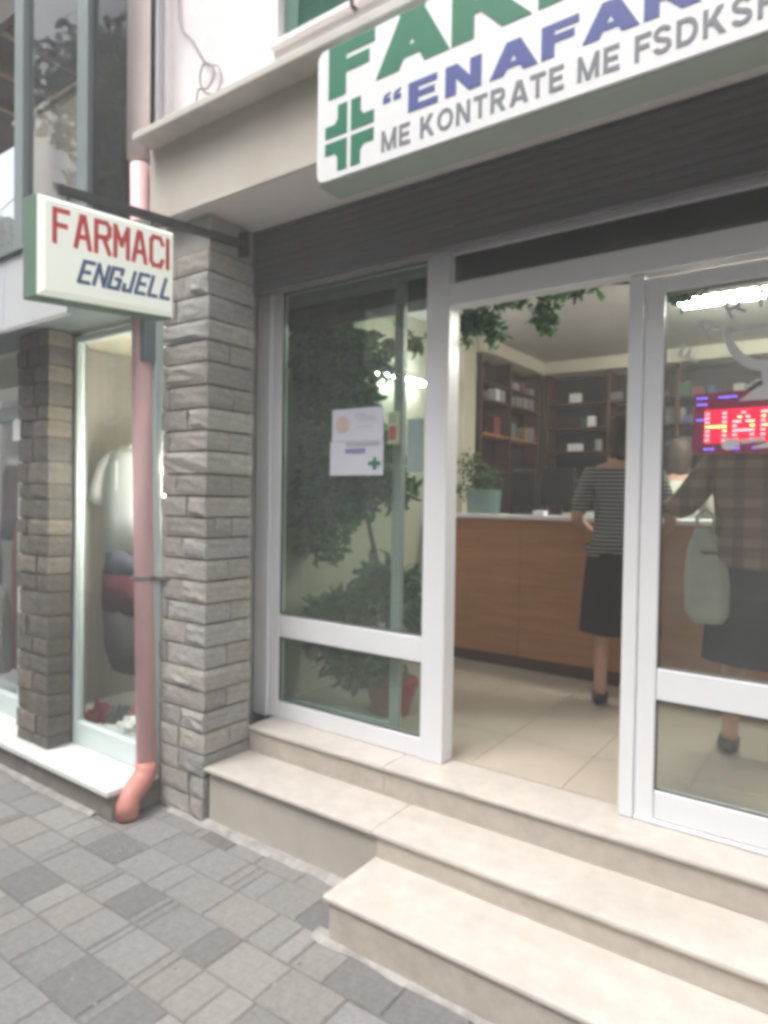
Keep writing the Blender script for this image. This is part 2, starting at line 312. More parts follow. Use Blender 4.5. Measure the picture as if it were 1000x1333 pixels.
def foliage(name, mt, parent, clusters, n, size, seed=1):     # clusters: (cx,cy,cz,rx,ry,rz) metres
    r = random.Random(seed); pts = []
    tot = sum(c[3]*c[4]*c[5] for c in clusters)
    for c in clusters:
        k = max(5, int(n*c[3]*c[4]*c[5]/tot))
        for _ in range(k):
            v = Vector((r.gauss(0,1), r.gauss(0,1), r.gauss(0,1))).normalized()*(r.random()**.45)
            pts.append((c[0]+v.x*c[3], c[1]+v.y*c[4], c[2]+v.z*c[5]))
    vs, fs = leaf_mesh(pts, size, seed)
    o0 = origin(parent) if parent else Vector((0,0,0))
    me = bpy.data.meshes.new(name); me.from_pydata([v-o0 for v in vs], [], fs); me.materials.append(M[mt])
    o = bpy.data.objects.new(name, me); C.objects.link(o); o.parent = parent; o['kind'] = 'stuff'
    return o

# printed bold sans letters built from bars, slanted bars and ring segments (unit cap height)
def glyph(c, t):
    r = lambda *q: ('r',)+q
    G_ = {'F': (.62, [r(0,0,t,1), r(t,1-t,.62,1), r(t,.42,.55,.42+t)]), 'A': (.88, [('d',0,0,.31,1,t*1.2), ('d',.88-t*1.2,0,.57-t*1.2,1,t*1.2), r(.22,.19,.66,.19+t*.8)]),
     'R': (.76, [r(0,0,t,1), r(t,1-t,.42,1), r(t,.40,.42,.40+t), ('a',.42,.70,.28,.30,-90,90), ('d',.53,0,.30,.42,t*1.2)]),
     'M': (.90, [r(0,0,t,1), r(.90-t,0,.90,1), ('d',.45-t/2,0,.0,1,t), ('d',.45-t/2,0,.90-t,1,t)]), 'C': (.76, [('a',.41,.5,.41,.5,48,312)]), 'I': (t, [r(0,0,t,1)]),
     'E': (.64, [r(0,0,t,1), r(t,1-t,.62,1), r(t,.42,.57,.42+t*.95), r(t,0,.64,t)]), 'N': (.72, [r(0,0,t,1), r(.72-t,0,.72,1), ('d',.72-t*1.1,0,0,1,t*1.1)]),
     'O': (.86, [('a',.43,.5,.43,.5,0,360)]), 'K': (.78, [r(0,0,t,1), ('d',.10,.38,.48,1,t*1.3), ('d',.78-t*1.3,0,.20,.62,t*1.3)]), 'T': (.70, [r(0,1-t,.70,1), r(.35-t/2,0,.35+t/2,1-t)]),
     'S': (.68, [('a',.34,.5+(.5-t/2)/2+t/4,.33,.25+t/4,15,270), ('a',.34,.25+t/4,.34,.25+t/4,-165,90)]), 'D': (.76, [r(0,0,t,1), r(t,1-t,.34,1), r(t,0,.34,t), ('a',.34,.5,.42,.5,-90,90)]),
     'H': (.72, [r(0,0,t,1), r(.72-t,0,.72,1), r(t,.42,.72-t,.42+t)]),
     '(': (.42, [('p',(0,.64),(.17,.64),(.17,.80),(.09,.80),(.09,.86),(.17,.93),(.17,1),(.05,.95),(0,.84)), ('p',(.24,.64),(.41,.64),(.41,.80),(.33,.80),(.33,.86),(.41,.93),(.41,1),(.29,.95),(.24,.84))]),
     ')': (.42, [('p',(.17,1),(0,1),(0,.84),(.08,.84),(.08,.78),(0,.71),(0,.64),(.12,.69),(.17,.80)), ('p',(.41,1),(.24,1),(.24,.84),(.32,.84),(.32,.78),(.24,.71),(.24,.64),(.36,.69),(.41,.80))])}
    return G_[c]
def kern(c, gap): return gap - (.10 if c in 'FA' else 0)
def word_width(w_, t, gap): return sum((.42 if c == ' ' else glyph(c, t)[0] + kern(c, gap)) for c in w_)
def printed(word, mt, parent, org, ux, vx, cap_h, prefix, prefix_w, t=.2, gap=.10, depth=.0016):
    sx = prefix_w/word_width(prefix, t, gap); ux, vx = Vector(ux), Vector(vx); nn = ux.cross(vx); x = 0
    for c in word:
        if c == ' ': x += .42; continue
        wd, shapes = glyph(c, t); mb = MB(); k = 0
        def W(px, py, lift): return Vector(org) + ux*(x+px)*sx + vx*py*cap_h + nn*lift
        for sh_ in shapes:
            lift = depth + k*.00015; k += 1
            if sh_[0] == 'r': q = [(sh_[1],sh_[2]),(sh_[3],sh_[2]),(sh_[3],sh_[4]),(sh_[1],sh_[4])]; mb.prism([W(*p, lift) for p in q], nn, lift)
            elif sh_[0] == 'd': _, x0,y0,x1,y1,w_ = sh_; q = [(x0,y0),(x0+w_,y0),(x1+w_,y1),(x1,y1)]; mb.prism([W(*p, lift) for p in q], nn, lift)
            elif sh_[0] == 'p': mb.prism([W(*p, lift) for p in sh_[1:]], nn, lift)
            else:
                _, cx_, cy_, rx, ry, a0, a1 = sh_; n = max(6, int(abs(a1-a0)/15)); rows_ = []
                for i in range(n+1):
                    an = math.radians(a0+(a1-a0)*i/n); rows_.append([mb.bm.verts.new(W(cx_+f*math.cos(an)*1, cy_+g_*math.sin(an), L)) for f, g_, L in ((rx,ry,lift),(rx-t,ry-t,lift),(rx-t,ry-t,0),(rx,ry,0))])
                for p, q in zip(rows_, rows_[1:]):
                    for j in range(4): mb.bm.faces.new((p[j], q[j], q[(j+1)%4], p[(j+1)%4]))
        mb.build('letter', mt, parent); x += wd + kern(c, gap)
STROKE = {  # hand cut block letters on a 4 x 6 grid
 'F': [[(0,0),(0,6),(3.6,6)],[(0,3.2),(3,3.2)]], 'A': [[(0,0),(1.6,6),(2.4,6),(4,0)],[(.8,2),(3.2,2)]],
 'R': [[(0,0),(0,6),(3.2,6),(4,5.2),(4,3.8),(3.2,3),(0,3)],[(2.2,3),(4,0)]], 'M': [[(0,0),(0,6),(2,2.5),(4,6),(4,0)]],
 'C': [[(4,4.8),(3.2,6),(.8,6),(0,5.2),(0,.8),(.8,0),(3.2,0),(4,1.2)]], 'I': [[(0,0),(0,6)]],
 'E': [[(3.8,0),(0,0),(0,6),(3.8,6)],[(0,3),(3,3)]], 'N': [[(0,0),(0,6),(4,0),(4,6)]], 'G': [[(4,4.6),(4,6),(0,6),(0,0),(4,0),(4,2.8),(2.2,2.8)]],
 'J': [[(3.4,6),(3.4,0),(.4,0),(.4,1.6)]], 'L': [[(0,6),(0,0),(3.6,0)]], 'P': [[(0,0),(0,6),(3.2,6),(4,5.2),(4,3.8),(3.2,3),(0,3)]], 'H': [[(0,0),(0,6)],[(4,0),(4,6)],[(0,3),(4,3)]]}
def stroke_word(name, word, mt, parent, org, ux, vx, h, width, thick, slant=0, depth=.003, arc=None):
    ux, vx = Vector(ux), Vector(vx); nn = ux.cross(vx)
    adv = [1.9 if c == 'I' else 5.9 for c in word]; tot = max(sum(adv) - 1.9, .5); su = width/tot; sv = h/6; x = 0
    objs = []
    for c, a in zip(word, adv):
        mb = MB(); k = 0
        for line in STROKE[c]:
            for p, q in zip(line, line[1:]):
                pts = []
                for (gx, gy) in (p, q):
                    X = (x+gx)*su + gy*sv*slant; Y = gy*sv
                    pts.append(Vector(org) + ux*X + vx*Y + nn*(depth/2 + .0002*k))
                d = (pts[1]-pts[0]).normalized()*thick*.45
                mb.obox(pts[0]-d, pts[1]+d, thick, depth, up=nn); k += 1
        o = mb.build('letter', mt, parent); objs.append(o)
        x += a
    return objs

# ------------------------------------------------------------------ ground
G = -1.34
g = MB().box(-60, 60, -60, 60, -.30, -.012, unit=False).build('ground', 'asphalt'); g['kind'] = 'structure'
pv = bpy.data.objects.new('pavement', None); C.objects.link(pv); pv['kind'] = 'structure'; pv.location = (0,0,0)
MB().box(-14, 6, -.4, 2.45, -.10, -.006, unit=False).build('joint_bed', 'joint', pv)
pm = {}
def paver(x0, x1, y0, y1, tone):
    # shared meshes by size
    key = (round(x1-x0,3), round(y1-y0,3), tone)
    if key not in pm:
        bm = bmesh.new(); bmesh.ops.create_cube(bm, size=1)
        for v in bm.verts: v.co = Vector((v.co.x*(key[0]-.006), v.co.y*(key[1]-.006), v.co.z*.05))
        bmesh.ops.bevel(bm, geom=[e for e in bm.edges if all(v.co.z > 0 for v in e.verts)], offset=.005, segments=1, affect='EDGES')
        me = bpy.data.meshes.new('paver'); bm.to_mesh(me); bm.free(); me.materials.append(M[{'L':'paver','D':'paver_dark','T':'paver_tan'}[tone]]); pm[key] = me
    o = inst('paver', pm[key], pv, ((x0+x1)/2, (y0+y1)/2, -.0265 + rnd.uniform(-.0015,.002)), rot=(rnd.gauss(0,.003), rnd.gauss(0,.003), rnd.gauss(0,.003)))
rows = {
 (1.93,2.12): (-2.95, [(.25,'L'),(.25,'L'),(.23,'L'),(.06,'L'),(.05,'L'),(.11,'L'),(.22,'L'),(.17,'D'),(.27,'D')]),
 (1.735,1.93): (-2.95, [(.25,'D'),(.23,'L'),(.12,'L'),(.25,'L'),(.25,'L'),(.13,'L'),(.09,'L'),(.16,'L'),(.25,'D'),(.25,'D')]),
 (1.54,1.735): (-2.98, [(.33,'L'),(.04,'L'),(.13,'L'),(.17,'D'),(.045,'D'),(.045,'D'),(.24,'D'),(.13,'D'),(.25,'T'),(.25,'T'),(.24,'L'),(.24,'L')]),
 (1.345,1.54): (-2.98, [(.24,'D'),(.12,'L'),(.17,'L'),(.18,'L'),(.04,'L'),(.22,'L'),(.05,'T'),(.12,'T'),(.13,'T'),(.13,'T'),(.25,'D'),(.25,'L')]),
 (1.15,1.345): (-2.84, [(.12,'L'),(.12,'L'),(.17,'L'),(.19,'D'),(.24,'D'),(.05,'D'),(.17,'D'),(.22,'L'),(.12,'T'),(.25,'T'),(.2,'L')]),
 (.955,1.15): (-2.68, [(.19,'L'),(.18,'L'),(.18,'L'),(.25,'L'),(.12,'D'),(.25,'L')])}
count = 0
for (ya, yb) in [(2.12,2.235)] + sorted(rows, reverse=True) + [(.76,.955)]:
    x, ls = rows.get((ya,yb), (-2.4, []))
    xs = x
    for l, t in ls:
        if not (ya > 1.9 and xs > -1.62 and xs+l > -1.2 and False): paver(xs, xs+l, ya, yb, t); count += 1
        xs += l
    lim = -.3 if yb < 1.95 else -1.3
    while xs < min(lim, -.2 if yb < 1.6 else -.6):
        l = rnd.choice([.125,.25,.19,.25]); paver(xs, xs+l, ya, yb, rnd.choice('LLLTDL')); xs += l; count += 1
    xl = x
    while xl > -5.2 + (1.95-yb)*1.6:
        l = rnd.choice([.125,.25,.19,.25,.06]); paver(xl-l, xl, ya, yb, rnd.choice('LLLLDL')); xl -= l; count += 1
# pale mortar smear along wall foot
def smear(name, x0, x1, y, wd, seed, z=.004):
    bm = bmesh.new(); n = 40; r = random.Random(seed); a = []; b = []; c = []
    for i in range(n+1):
        x = x0 + (x1-x0)*i/n
        a.append(bm.verts.new((x, y+.02, z+.012))); c.append(bm.verts.new((x, y-wd*.45+r.uniform(-.004,.004), z+.006+r.uniform(-.001,.002)))); b.append(bm.verts.new((x, y - wd*(.8+.5*noise.noise(Vector((x*6, seed, 0)))), z-.004)))
    for i in range(n):
        bm.faces.new((a[i],c[i],c[i+1],a[i+1])); bm.faces.new((c[i],b[i],b[i+1],c[i+1]))
    me = bpy.data.meshes.new(name); bm.to_mesh(me); bm.free(); me.materials.append(M['mortar'])
    o = bpy.data.objects.new(name, me); C.objects.link(o); o['kind'] = 'structure'
smear('mortar_strip', -2.95, -1.62, 2.235, .05, 3); smear('mortar_strip', -1.66, .4, 1.925, .04, 5); smear('mortar_strip', -6.0, -3.2, 1.945, .04, 8)

mb = MB(); rc = random.Random(3)
for i in range(150):
    px, py = (-2.78+rc.gauss(0,.10), 1.80+rc.gauss(0,.06)) if i < 60 else (rc.uniform(-4,-1.2), rc.uniform(1.1,2.2))
    if px > -1.65 and py > 1.88: continue
    q = rc.uniform(.002,.006); mb.ball((px, py, q*.4), q*rc.uniform(.7,1.6), q, q*.6, 1, .5, i)
mb.build('plaster_crumbs', 'mortar', None, kind='stuff')
# ------------------------------------------------------------------ steps
st = thing('entrance_steps', 'three cream stone steps up to the pharmacy door', 'steps', (-1.2,1.8,G))
XR = 1.2
# bodies
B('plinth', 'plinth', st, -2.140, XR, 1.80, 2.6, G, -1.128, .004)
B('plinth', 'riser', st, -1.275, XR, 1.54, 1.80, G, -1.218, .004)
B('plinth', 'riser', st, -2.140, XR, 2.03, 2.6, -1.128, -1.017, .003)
def slabs(xs, y0, y1, ztop, th, name='tread', mt='tread'):
    for a, b in zip(xs, xs[1:]): MB().box(a+.0004, b-.0004, y0, y1, ztop-th, ztop, .009).build(name, mt, st)
slabs([-2.158,-1.30,XR], 1.778, 2.03, -1.11, .018)
slabs([-1.290,XR], 1.520, 1.80, -1.20, .018)
slabs([-2.147,-1.42,XR], 2.010, 2.235, -1.0, .017, 'threshold_slab')
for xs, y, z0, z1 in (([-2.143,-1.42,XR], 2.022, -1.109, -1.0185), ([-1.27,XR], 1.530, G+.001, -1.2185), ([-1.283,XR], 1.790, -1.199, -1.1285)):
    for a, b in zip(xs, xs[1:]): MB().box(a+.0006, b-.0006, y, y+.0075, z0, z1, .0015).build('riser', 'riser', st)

# ------------------------------------------------------------------ floor of the shop
fl = bpy.data.objects.new('shop_floor', None); C.objects.link(fl); fl['kind'] = 'structure'; fl.location = P3(-1,3,-1.0)
B('screed', 'grout', fl, -2.3, 2.0, 2.237, 5.5, -1.08, -1.0032, 0)
tm = MB().box(-.5,.5,-.5,.5,-.5,.5,unit=False); bmesh.ops.bevel(tm.bm, geom=tm.bm.edges[:], offset=.006, segments=1, affect='EDGES')
tme = bpy.data.meshes.new('floor_tile'); tm.bm.to_mesh(tme); tme.materials.append(M['tile'])
TS = .36
x = -2.26
while x < .6:
    y = 2.238
    while y < 4.0:
        inst('floor_tile', tme, fl, P3(x+TS/2, y+TS/2, -1.003), ((TS-.003)*S, (TS-.003)*S, .008)); y += TS
    x += TS

# ------------------------------------------------------------------ stone pillars
def stone_variants(n, mt, corner):
    out = []
    for k in range(n):
        bm = bmesh.new(); bmesh.ops.create_cube(bm, size=1); bmesh.ops.subdivide_edges(bm, edges=bm.edges[:], cuts=3, use_grid_fill=True)
        for v in bm.verts:
            c = v.co.copy(); s = noise.noise(c*2.6 + Vector((k*9.1, 3, 7))) ; s2 = noise.noise(c*6 + Vector((k*5.3, 1, 2)))
            ed = (abs(c.z) > .49); ex = abs(c.x) > .49
            if c.y < -.49:
                v.co.y -= (.0 if ed or ex else .04) + (.036*s + .028*s2)*(.3 if ed else 1)
            if corner and c.x > .49:
                v.co.x += ((.0 if ed else .022) + (.018*s + .014*s2)*(.3 if ed else 1))
            if ed: v.co.z += .035*s*(.6 if c.y < 0 else 0)
        me = bpy.data.meshes.new('stone'); bm.to_mesh(me); bm.free(); me.materials.append(M[mt]); out.append(me)
    return out
var_c = stone_variants(10, 'stone', True); var_f = stone_variants(10, 'stone', False)
bro_c = stone_variants(8, 'stone_brown', True); bro_f = stone_variants(8, 'stone_brown', False)
def place_stone(me, par, x0, x1, y0, y1, z0, z1):
    a, b = P3(x0,y0,z0), P3(x1,y1,z1); d = b-a
    return inst('stone', me, par, (a+b)/2, (d.x, d.y, d.z), (rnd.gauss(0,.003), rnd.gauss(0,.006), 0))
sp = thing('stone_pillar', 'pale grey split stone pillar between the pink pipe and the pharmacy window', 'pillar', (-2.29,1.9,G))
B('mortar_core', 'stone_mortar', sp, -2.435, -2.162, 1.795, 2.02, G, .985, 0)
z = G; k = 0
zs = [G]
while zs[-1] < .97: zs.append(zs[-1] + rnd.uniform(.083,.096))
zs[-1] = .99
for za, zb in zip(zs, zs[1:]):
    k += 1; gp = .0042; jx = rnd.uniform(-.004,.004)
    if k % 2: cs = -2.150-rnd.choice([.12,.15]); cd = 2.03
    else: cs = -2.150-rnd.choice([.2,.24]); cd = 1.775+rnd.choice([.12,.14])
    if rnd.random() < .25: cs = -2.44
    if za < -1.05: cs = -2.150-rnd.choice([.09,.16])
    place_stone(rnd.choice(var_c), sp, cs+gp, -2.150+jx, 1.779, cd-gp, za+gp, zb-gp)
    if cs > -2.43:
        place_stone(rnd.choice(var_f), sp, -2.440, cs-gp, 1.779+rnd.uniform(-.003,.004), 1.87, za+gp, zb-gp)
    if cd < 2.0:   # second stone on the side face
        o = place_stone(rnd.choice(var_c), sp, -2.25, -2.152+rnd.uniform(-.004,.003), cd+gp, 2.028, za+gp, zb-gp)
B('pillar_cap', 'concrete', sp, -2.435, -2.155, 1.79, 2.028, .992, 1.133, .004)
B('socket_box', 'concrete', sp, -2.152, -2.134, 1.825, 1.868, -.145, -.095, .003)

p2 = thing('stone_pillar', 'narrow brown rough stone pillar left of the pale window frame of the clothes shop', 'pillar', (-3.2,1.7,-1.21))
B('mortar_core', 'stone_mortar', p2, -3.345, -3.082, 1.637, 1.80, -1.215, .76, 0)
z = -1.21
while z < .74:
    h = rnd.uniform(.06,.115); h = min(h, .757-z); c = -3.07-rnd.choice([.1,.14,.19])
    place_stone(rnd.choice(bro_c), p2, c+.004, -3.072+rnd.uniform(-.008,.004), 1.622, 1.735, z+.004, z+h-.003)
    place_stone(rnd.choice(bro_f), p2, -3.35, c-.004, 1.622+rnd.uniform(-.008,.006), 1.72, z+.004, z+h-.003)
    z += h

# ------------------------------------------------------------------ pharmacy building shell
pb = thing('pharmacy_building', 'pale building with beige fascia, ledge and bright upper wall over the pharmacy', 'building', (-1,3,G))
B('beam_fascia', 'fascia', pb, -2.478, 2.0, 1.735, 2.035, 1.150, 1.50, .004)
B('beam_soffit', 'soffit', pb, -2.440, 2.0, 1.742, 2.035, 1.135, 1.1495, .002)
B('drip_strip', 'ledge', pb, -2.47, 2.0, 1.728, 1.742, 1.1365, 1.1475, .002)
MB().box(-2.462, 2.0, 1.640, 2.2, 1.444, 1.474, .006).build('ledge', 'ledge', pb)
B('beam_core', 'concrete', pb, -2.478, 2.0, 2.14, 2.6, 1.13, 1.44, 0)
# upper wall around window openings
ZW0, ZW1 = 1.474, 4.5
Yw0, Yw1 = 1.87, 2.2
for a, b, c, d in ((-2.60,-1.87,ZW0,ZW1), (-1.87,-1.50,ZW0,1.735), (-1.50,-1.475,ZW0,ZW1), (-1.475,-1.10,ZW0,1.735), (-1.10,2.0,ZW0,ZW1), (-1.87,-1.50,2.9,ZW1), (-1.475,-1.10,2.9,ZW1)):
    B('upper_wall', 'upper', pb, a, b, Yw0, Yw1, c, d, 0)
B('side_pilaster', 'upper_grey', pb, -2.675, -2.602, 1.93, 2.2, 1.2, ZW1, .004)
B('pilaster_rib', 'upper_grey', pb, -2.602, -2.575, 1.845, 1.869, 1.476, ZW1, .003)
for x0 in (-1.86, -1.466):
    wn = B('window', 'green_frame', pb, x0, x0+.36, 2.0, 2.05, 1.745, 2.9, .003)
    B('sill', 'upper', wn, x0-.03, x0+.385, 1.845, 2.0, 1.712, 1.738, .003)
    B('shutter_stile', 'green_frame', wn, x0+.008, x0+.07, 1.90, 1.925, 1.745, 2.9, .002)
    B('shutter_stile', 'green_frame', wn, x0+.315, x0+.352, 1.90, 1.925, 1.745, 2.9, .002)
    z = 1.755
    sme = None
    while z < 2.35:
        a = P3(x0+.071, 1.913, z); b = P3(x0+.314, 1.913, z)
        if sme is None:
            o = MB().obox(a, b, .028, .004, up=(0,.75,.66)).build('slat', 'green_shutter', wn); sme = o.data; za = z
        else:
            o = bpy.data.objects.new('slat', sme); C.objects.link(o); o.parent = wn; o.location = (0,0,(z-za)*S)
        z += .0145
    B('upper_louvres', 'green_shutter', wn, x0+.071, x0+.314, 1.905, 1.92, 2.36, 2.89, 0)
# walls, ceiling of the room (real thickness)
rm = bpy.data.objects.new('shop_room', None); C.objects.link(rm); rm['kind'] = 'structure'; rm.location = P3(-1,3,-1)
B('left_wall', 'cream', rm, -2.40, -2.28, 2.26, 5.6, -1.02, 1.2, 0)
B('wall_pier', 'cream', rm, -2.28, -2.16, 3.93, 4.10, -1.0, 1.105, .004)
B('back_wall', 'cream', rm, -2.28, 2.0, 5.45, 5.6, -1.02, 1.2, 0)
B('right_wall', 'cream', rm, 1.9, 2.02, 2.26, 5.45, -1.02, 1.2, 0)
B('ceiling', 'ceiling', rm, -2.4, 2.02, 2.26, 5.6, 1.112, 1.18, 0)
B('cornice', 'cream', rm, -2.279, -2.10, 4.101, 5.449, 1.012, 1.1105, .004)
B('cornice', 'cream', rm, -2.099, 1.89, 5.16, 5.449, 1.014, 1.1105, .004)
B('front_lintel', 'concrete', rm, -2.4, 2.0, 2.225, 2.26, .875, 1.2, 0)

# wall gap filler left of the frame behind the pillar
B('jamb_wall', 'concrete', rm, -2.44, -2.262, 2.036, 2.26, -1.2, 1.13, 0)

# ------------------------------------------------------------------ roller shutter
rs = thing('roller_shutter', 'dark grey rolled shutter curtain under the soffit above the pharmacy door', 'shutter', (-1,2.05,1.0))
z = 1.128; sl_me = None
while z > .905:
    h = .030
    if sl_me is None:
        mb = MB(); prof = [(0,0),(-.006,.006),(-.0075,.015),(-.006,.024),(0,.0285)]
        a = []
        for (dy, dz) in prof + [(.006,.0285),(.006,0)]: a.append((dy*.55, dz))
        L0 = [mb.bm.verts.new(P3(-2.25, 2.035+dy, z-h+dz)) for dy, dz in a]; L1 = [mb.bm.verts.new(P3(2.0, 2.035+dy, z-h+dz)) for dy, dz in a]
        n = len(a)
        for i in range(n): mb.bm.faces.new((L0[i], L0[(i+1)%n], L1[(i+1)%n], L1[i]))
        mb.bm.faces.new(L0); mb.bm.faces.new(L1[::-1])
        o = mb.build('slat', 'shutter', rs); sl_me = o.data; z0 = z
    else:
        o = bpy.data.objects.new('slat', sl_me); C.objects.link(o); o.parent = rs; o.location = (0, rnd.uniform(-.001,.001), (z-z0)*S)
    z -= h
B('bottom_bar', 'shutter', rs, -2.25, 2.0, 2.022, 2.05, .872, z-.002, .004)

# ------------------------------------------------------------------ shopfront frame
YF0, YF1 = 2.165, 2.205
sf = thing('shopfront', 'white aluminium pharmacy shopfront with glass panels and open doorway', 'shopfront', (-1.2,2.18,-1))
def fr(name, x0, x1, z0, z1, y0=YF0, y1=YF1, par=None, bev=.004): return B(name, 'white', par or sf, x0, x1, y0, y1, z0, z1, bev)
fr('stile', -2.258, -2.168, -.999, .90, 2.150, 2.205)
fr('stile', -2.166, -2.112, -.999, .90)
fr('jamb', -1.352, -1.252, -.999, 1.1, 2.155, 2.235)
fr('bottom_rail', -2.110, -1.354, -.999, -.925); fr('mid_rail', -2.110, -1.354, -.632, -.535)
fr('glass_bead', -2.110, -1.354, -.924, -.918, 2.175, 2.195, bev=0); fr('glass_bead', -2.110, -1.354, -.533, -.527, 2.175, 2.195, bev=0)
fr('transom_rail', -1.250, 1.4, .708, .792, 2.150, 2.215)
fr('jamb', -.606, -.560, -.999, .706, 2.160, 2.235)
fr('stile', -.558, -.500, -.999, .690)
fr('top_rail', -.498, .45, .640, .690); fr('mid_rail', -.498, .45, -.612, -.515); fr('bottom_rail', -.498, .45, -.985, -.895)
fr('stile', .452, .51, -.985, .690); fr('bottom_track', -.558, .51, -.999, -.987, 2.16, 2.21)
def pane(x0, x1, z0, z1, y=2.185, mt='glass', par=None, name='pane'): return B(name, mt, par or sf, x0, x1, y-.0016, y+.0016, z0, z1, 0)
pane(-2.110, -1.354, -.923, -.634, mt='glass_door'); pane(-2.110, -1.354, -.533, .90, mt='glass_door')
pane(-.498, .45, -.893, -.614, mt='glass_hazy'); pane(-.498, .45, -.513, .638, mt='glass_hazy')
pane(-1.250, 1.4, .794, 1.1, mt='glass_dark_tint', name='transom_pane')  # dark tint stands in for the dim space behind the transom
fr('top_track', -2.258, 1.4, .902, .93, 2.17, 2.22)
# slid-open door leaf behind the fixed pane
dl = thing('sliding_door', 'white framed glass door slid open behind the left window pane', 'door', (-1.8,2.27,-1))
B('stile', 'leaf_frame', dl, -1.560, -1.515, 2.245, 2.275, -.99, .885, .003)
B('stile', 'leaf_frame', dl, -2.25, -2.205, 2.245, 2.275, -.99, .885, .003)
B('top_rail', 'leaf_frame', dl, -2.203, -1.562, 2.245, 2.275, .86, .885, .003); B('bottom_rail', 'leaf_frame', dl, -2.203, -1.562, 2.245, 2.275, -.99, -.93, .003)
pane(-2.203, -1.562, -.928, .858, y=2.26, par=dl)
M['gasket'] = mat('rubber_gasket', (.05,.05,.05), .7, .1, 10)
for x0, x1, z0, z1 in ((-2.110,-1.354,-.5265,.90),(-2.110,-1.354,-.917,-.6335),(-.498,.45,-.514,.639),(-.498,.45,-.894,-.613)):
    MB().box(x0,x0+.003,2.168,2.18,z0,z1).box(x1-.003,x1,2.168,2.18,z0,z1).box(x0+.003,x1-.003,2.168,2.18,z0,z0+.003).box(x0+.003,x1-.003,2.168,2.18,z1-.003,z1).build('gasket', 'gasket', sf)
# notices on the left pane
def notice(label, x0, x1, z0, z1, y=2.172, rz=0, mt='paper'):
    t = thing('notice', label, 'notice', ((x0+x1)/2, y, z0))
    B('sheet', mt, t, x0, x1, y, y+.0012, z0, z1, 0)
    return t
def marks(t, rects, y, mt):
    for a, b, c, d in rects: B('print_line', mt, t, a, b, y-.0012, y-.0006, c, d, 0)
n1 = notice('upper sheet of the two pale notices taped on the left window, with round emblem', -1.822, -1.556, .232, .365)
M['faint'] = mat('faint_print', (.36,.35,.42), .8, .1, 30); M['ink_tan'] = mat('tan_print', (.47,.38,.33), .8, .2, 30); M['ink_purple'] = mat('purple_print', (.22,.18,.36), .8, .2, 60)
marks(n1, [(-1.70,-1.64,.337,.342),(-1.70,-1.60,.325,.329),(-1.68,-1.59,.313,.317),(-1.69,-1.61,.288,.291)], 2.172, 'faint')
ci = MB().tube([P3(-1.765,2.1715,.30), P3(-1.765,2.1705,.30)], .045, 20).build('emblem', 'ink_tan', n1)
n2 = notice('lower sheet of the two pale notices on the left window, with green cross', -1.832, -1.556, .090, .231, 2.1735)
marks(n2, [(-1.745,-1.575,.216,.226),(-1.75,-1.58,.210,.213)], 2.1735, 'faint'); marks(n2, [(-1.75,-1.645,.180,.200)], 2.1735, 'ink_purple')
MB().box(-1.605,-1.589,2.1715,2.1728,.112,.162).box(-1.628,-1.567,2.1708,2.1714,.130,.145).build('green_cross', 'ink_green', n2)
n3 = notice('small pale notice on glass at the right edge of the left window', -1.46, -1.385, .10, .31, 2.2005)
n4 = notice('small cream leaflet with red block beside the two pale notices', -1.552, -1.50, .215, .345, 2.2, mt='cream')
B('print_block', 'ink_red', n4, -1.546, -1.513, 2.1985, 2.1995, .232, .285, 0)
marks(n4, [(-1.545,-1.515,.32,.324),(-1.545,-1.515,.306,.310)], 2.2, 'ink_grey')

# vinyl drawing on the right pane: bowl and arched word
vy = 2.183
vn = thing('window_vinyl', 'frosted vinyl bowl emblem with arched lettering on the right pharmacy window', 'decal', (-.22, vy, .3))
def vpt(x, z, y=vy-.003): return P3(x, y, z)
cx, cz = -.215, .475
def band(pts, wd, name, par, y=vy-.002, mt='vinyl', th=.0012):
    bm = bmesh.new(); L = []
    for i, (x, z) in enumerate(pts):
        a = pts[max(i-1,0)]; b = pts[min(i+1,len(pts)-1)]; dx, dz = b[0]-a[0], b[1]-a[1]; n = math.hypot(dx, dz) or 1
        w_ = wd[i] if isinstance(wd, list) else wd
        nx, nz = -dz/n*w_/2, dx/n*w_/2
        L.append([bm.verts.new(P3(x+nx, y, z+nz)), bm.verts.new(P3(x-nx, y, z-nz)), bm.verts.new(P3(x+nx, y-th, z+nz)), bm.verts.new(P3(x-nx, y-th, z-nz))])
    for a, b in zip(L, L[1:]):
        bm.faces.new((a[2],a[3],b[3],b[2])); bm.faces.new((a[0],b[0],b[1],a[1])); bm.faces.new((a[0],a[2],b[2],b[0])); bm.faces.new((a[1],b[1],b[3],a[3]))
    bm.faces.new((L[0][0],L[0][1],L[0][3],L[0][2])); bm.faces.new((L[-1][0],L[-1][2],L[-1][3],L[-1][1]))
    mb = MB(); mb.bm.free(); mb.bm = bm
    return mb.build(name, mt, par)
arc = [(cx + .112*math.cos(math.radians(a)), cz + .028 + .112*math.sin(math.radians(a))) for a in range(175, 366, 10)]
band(arc, [.018 + .012*math.sin(math.pi*i/(len(arc)-1)) for i in range(len(arc))], 'bowl', vn)
band([(cx-.105, cz+.028), (cx+.105, cz+.030)], .010, 'bowl_rim', vn)
band([(cx, .385), (cx, .335)], [.05,.035], 'bowl_stem', vn, vy-.0035)
band([(cx, .337), (cx, .296)], [.055,.16], 'bowl_foot', vn, vy-.0021)
band([(-.335,.170),(-.29,.178)], [.022,.025], 'figure_head', vn, vy-.0022); MB().tube([P3(-.318,vy-.004,.172), P3(-.318,vy-.0052,.172)], .022, 16).build('figure_head', 'vinyl', vn)
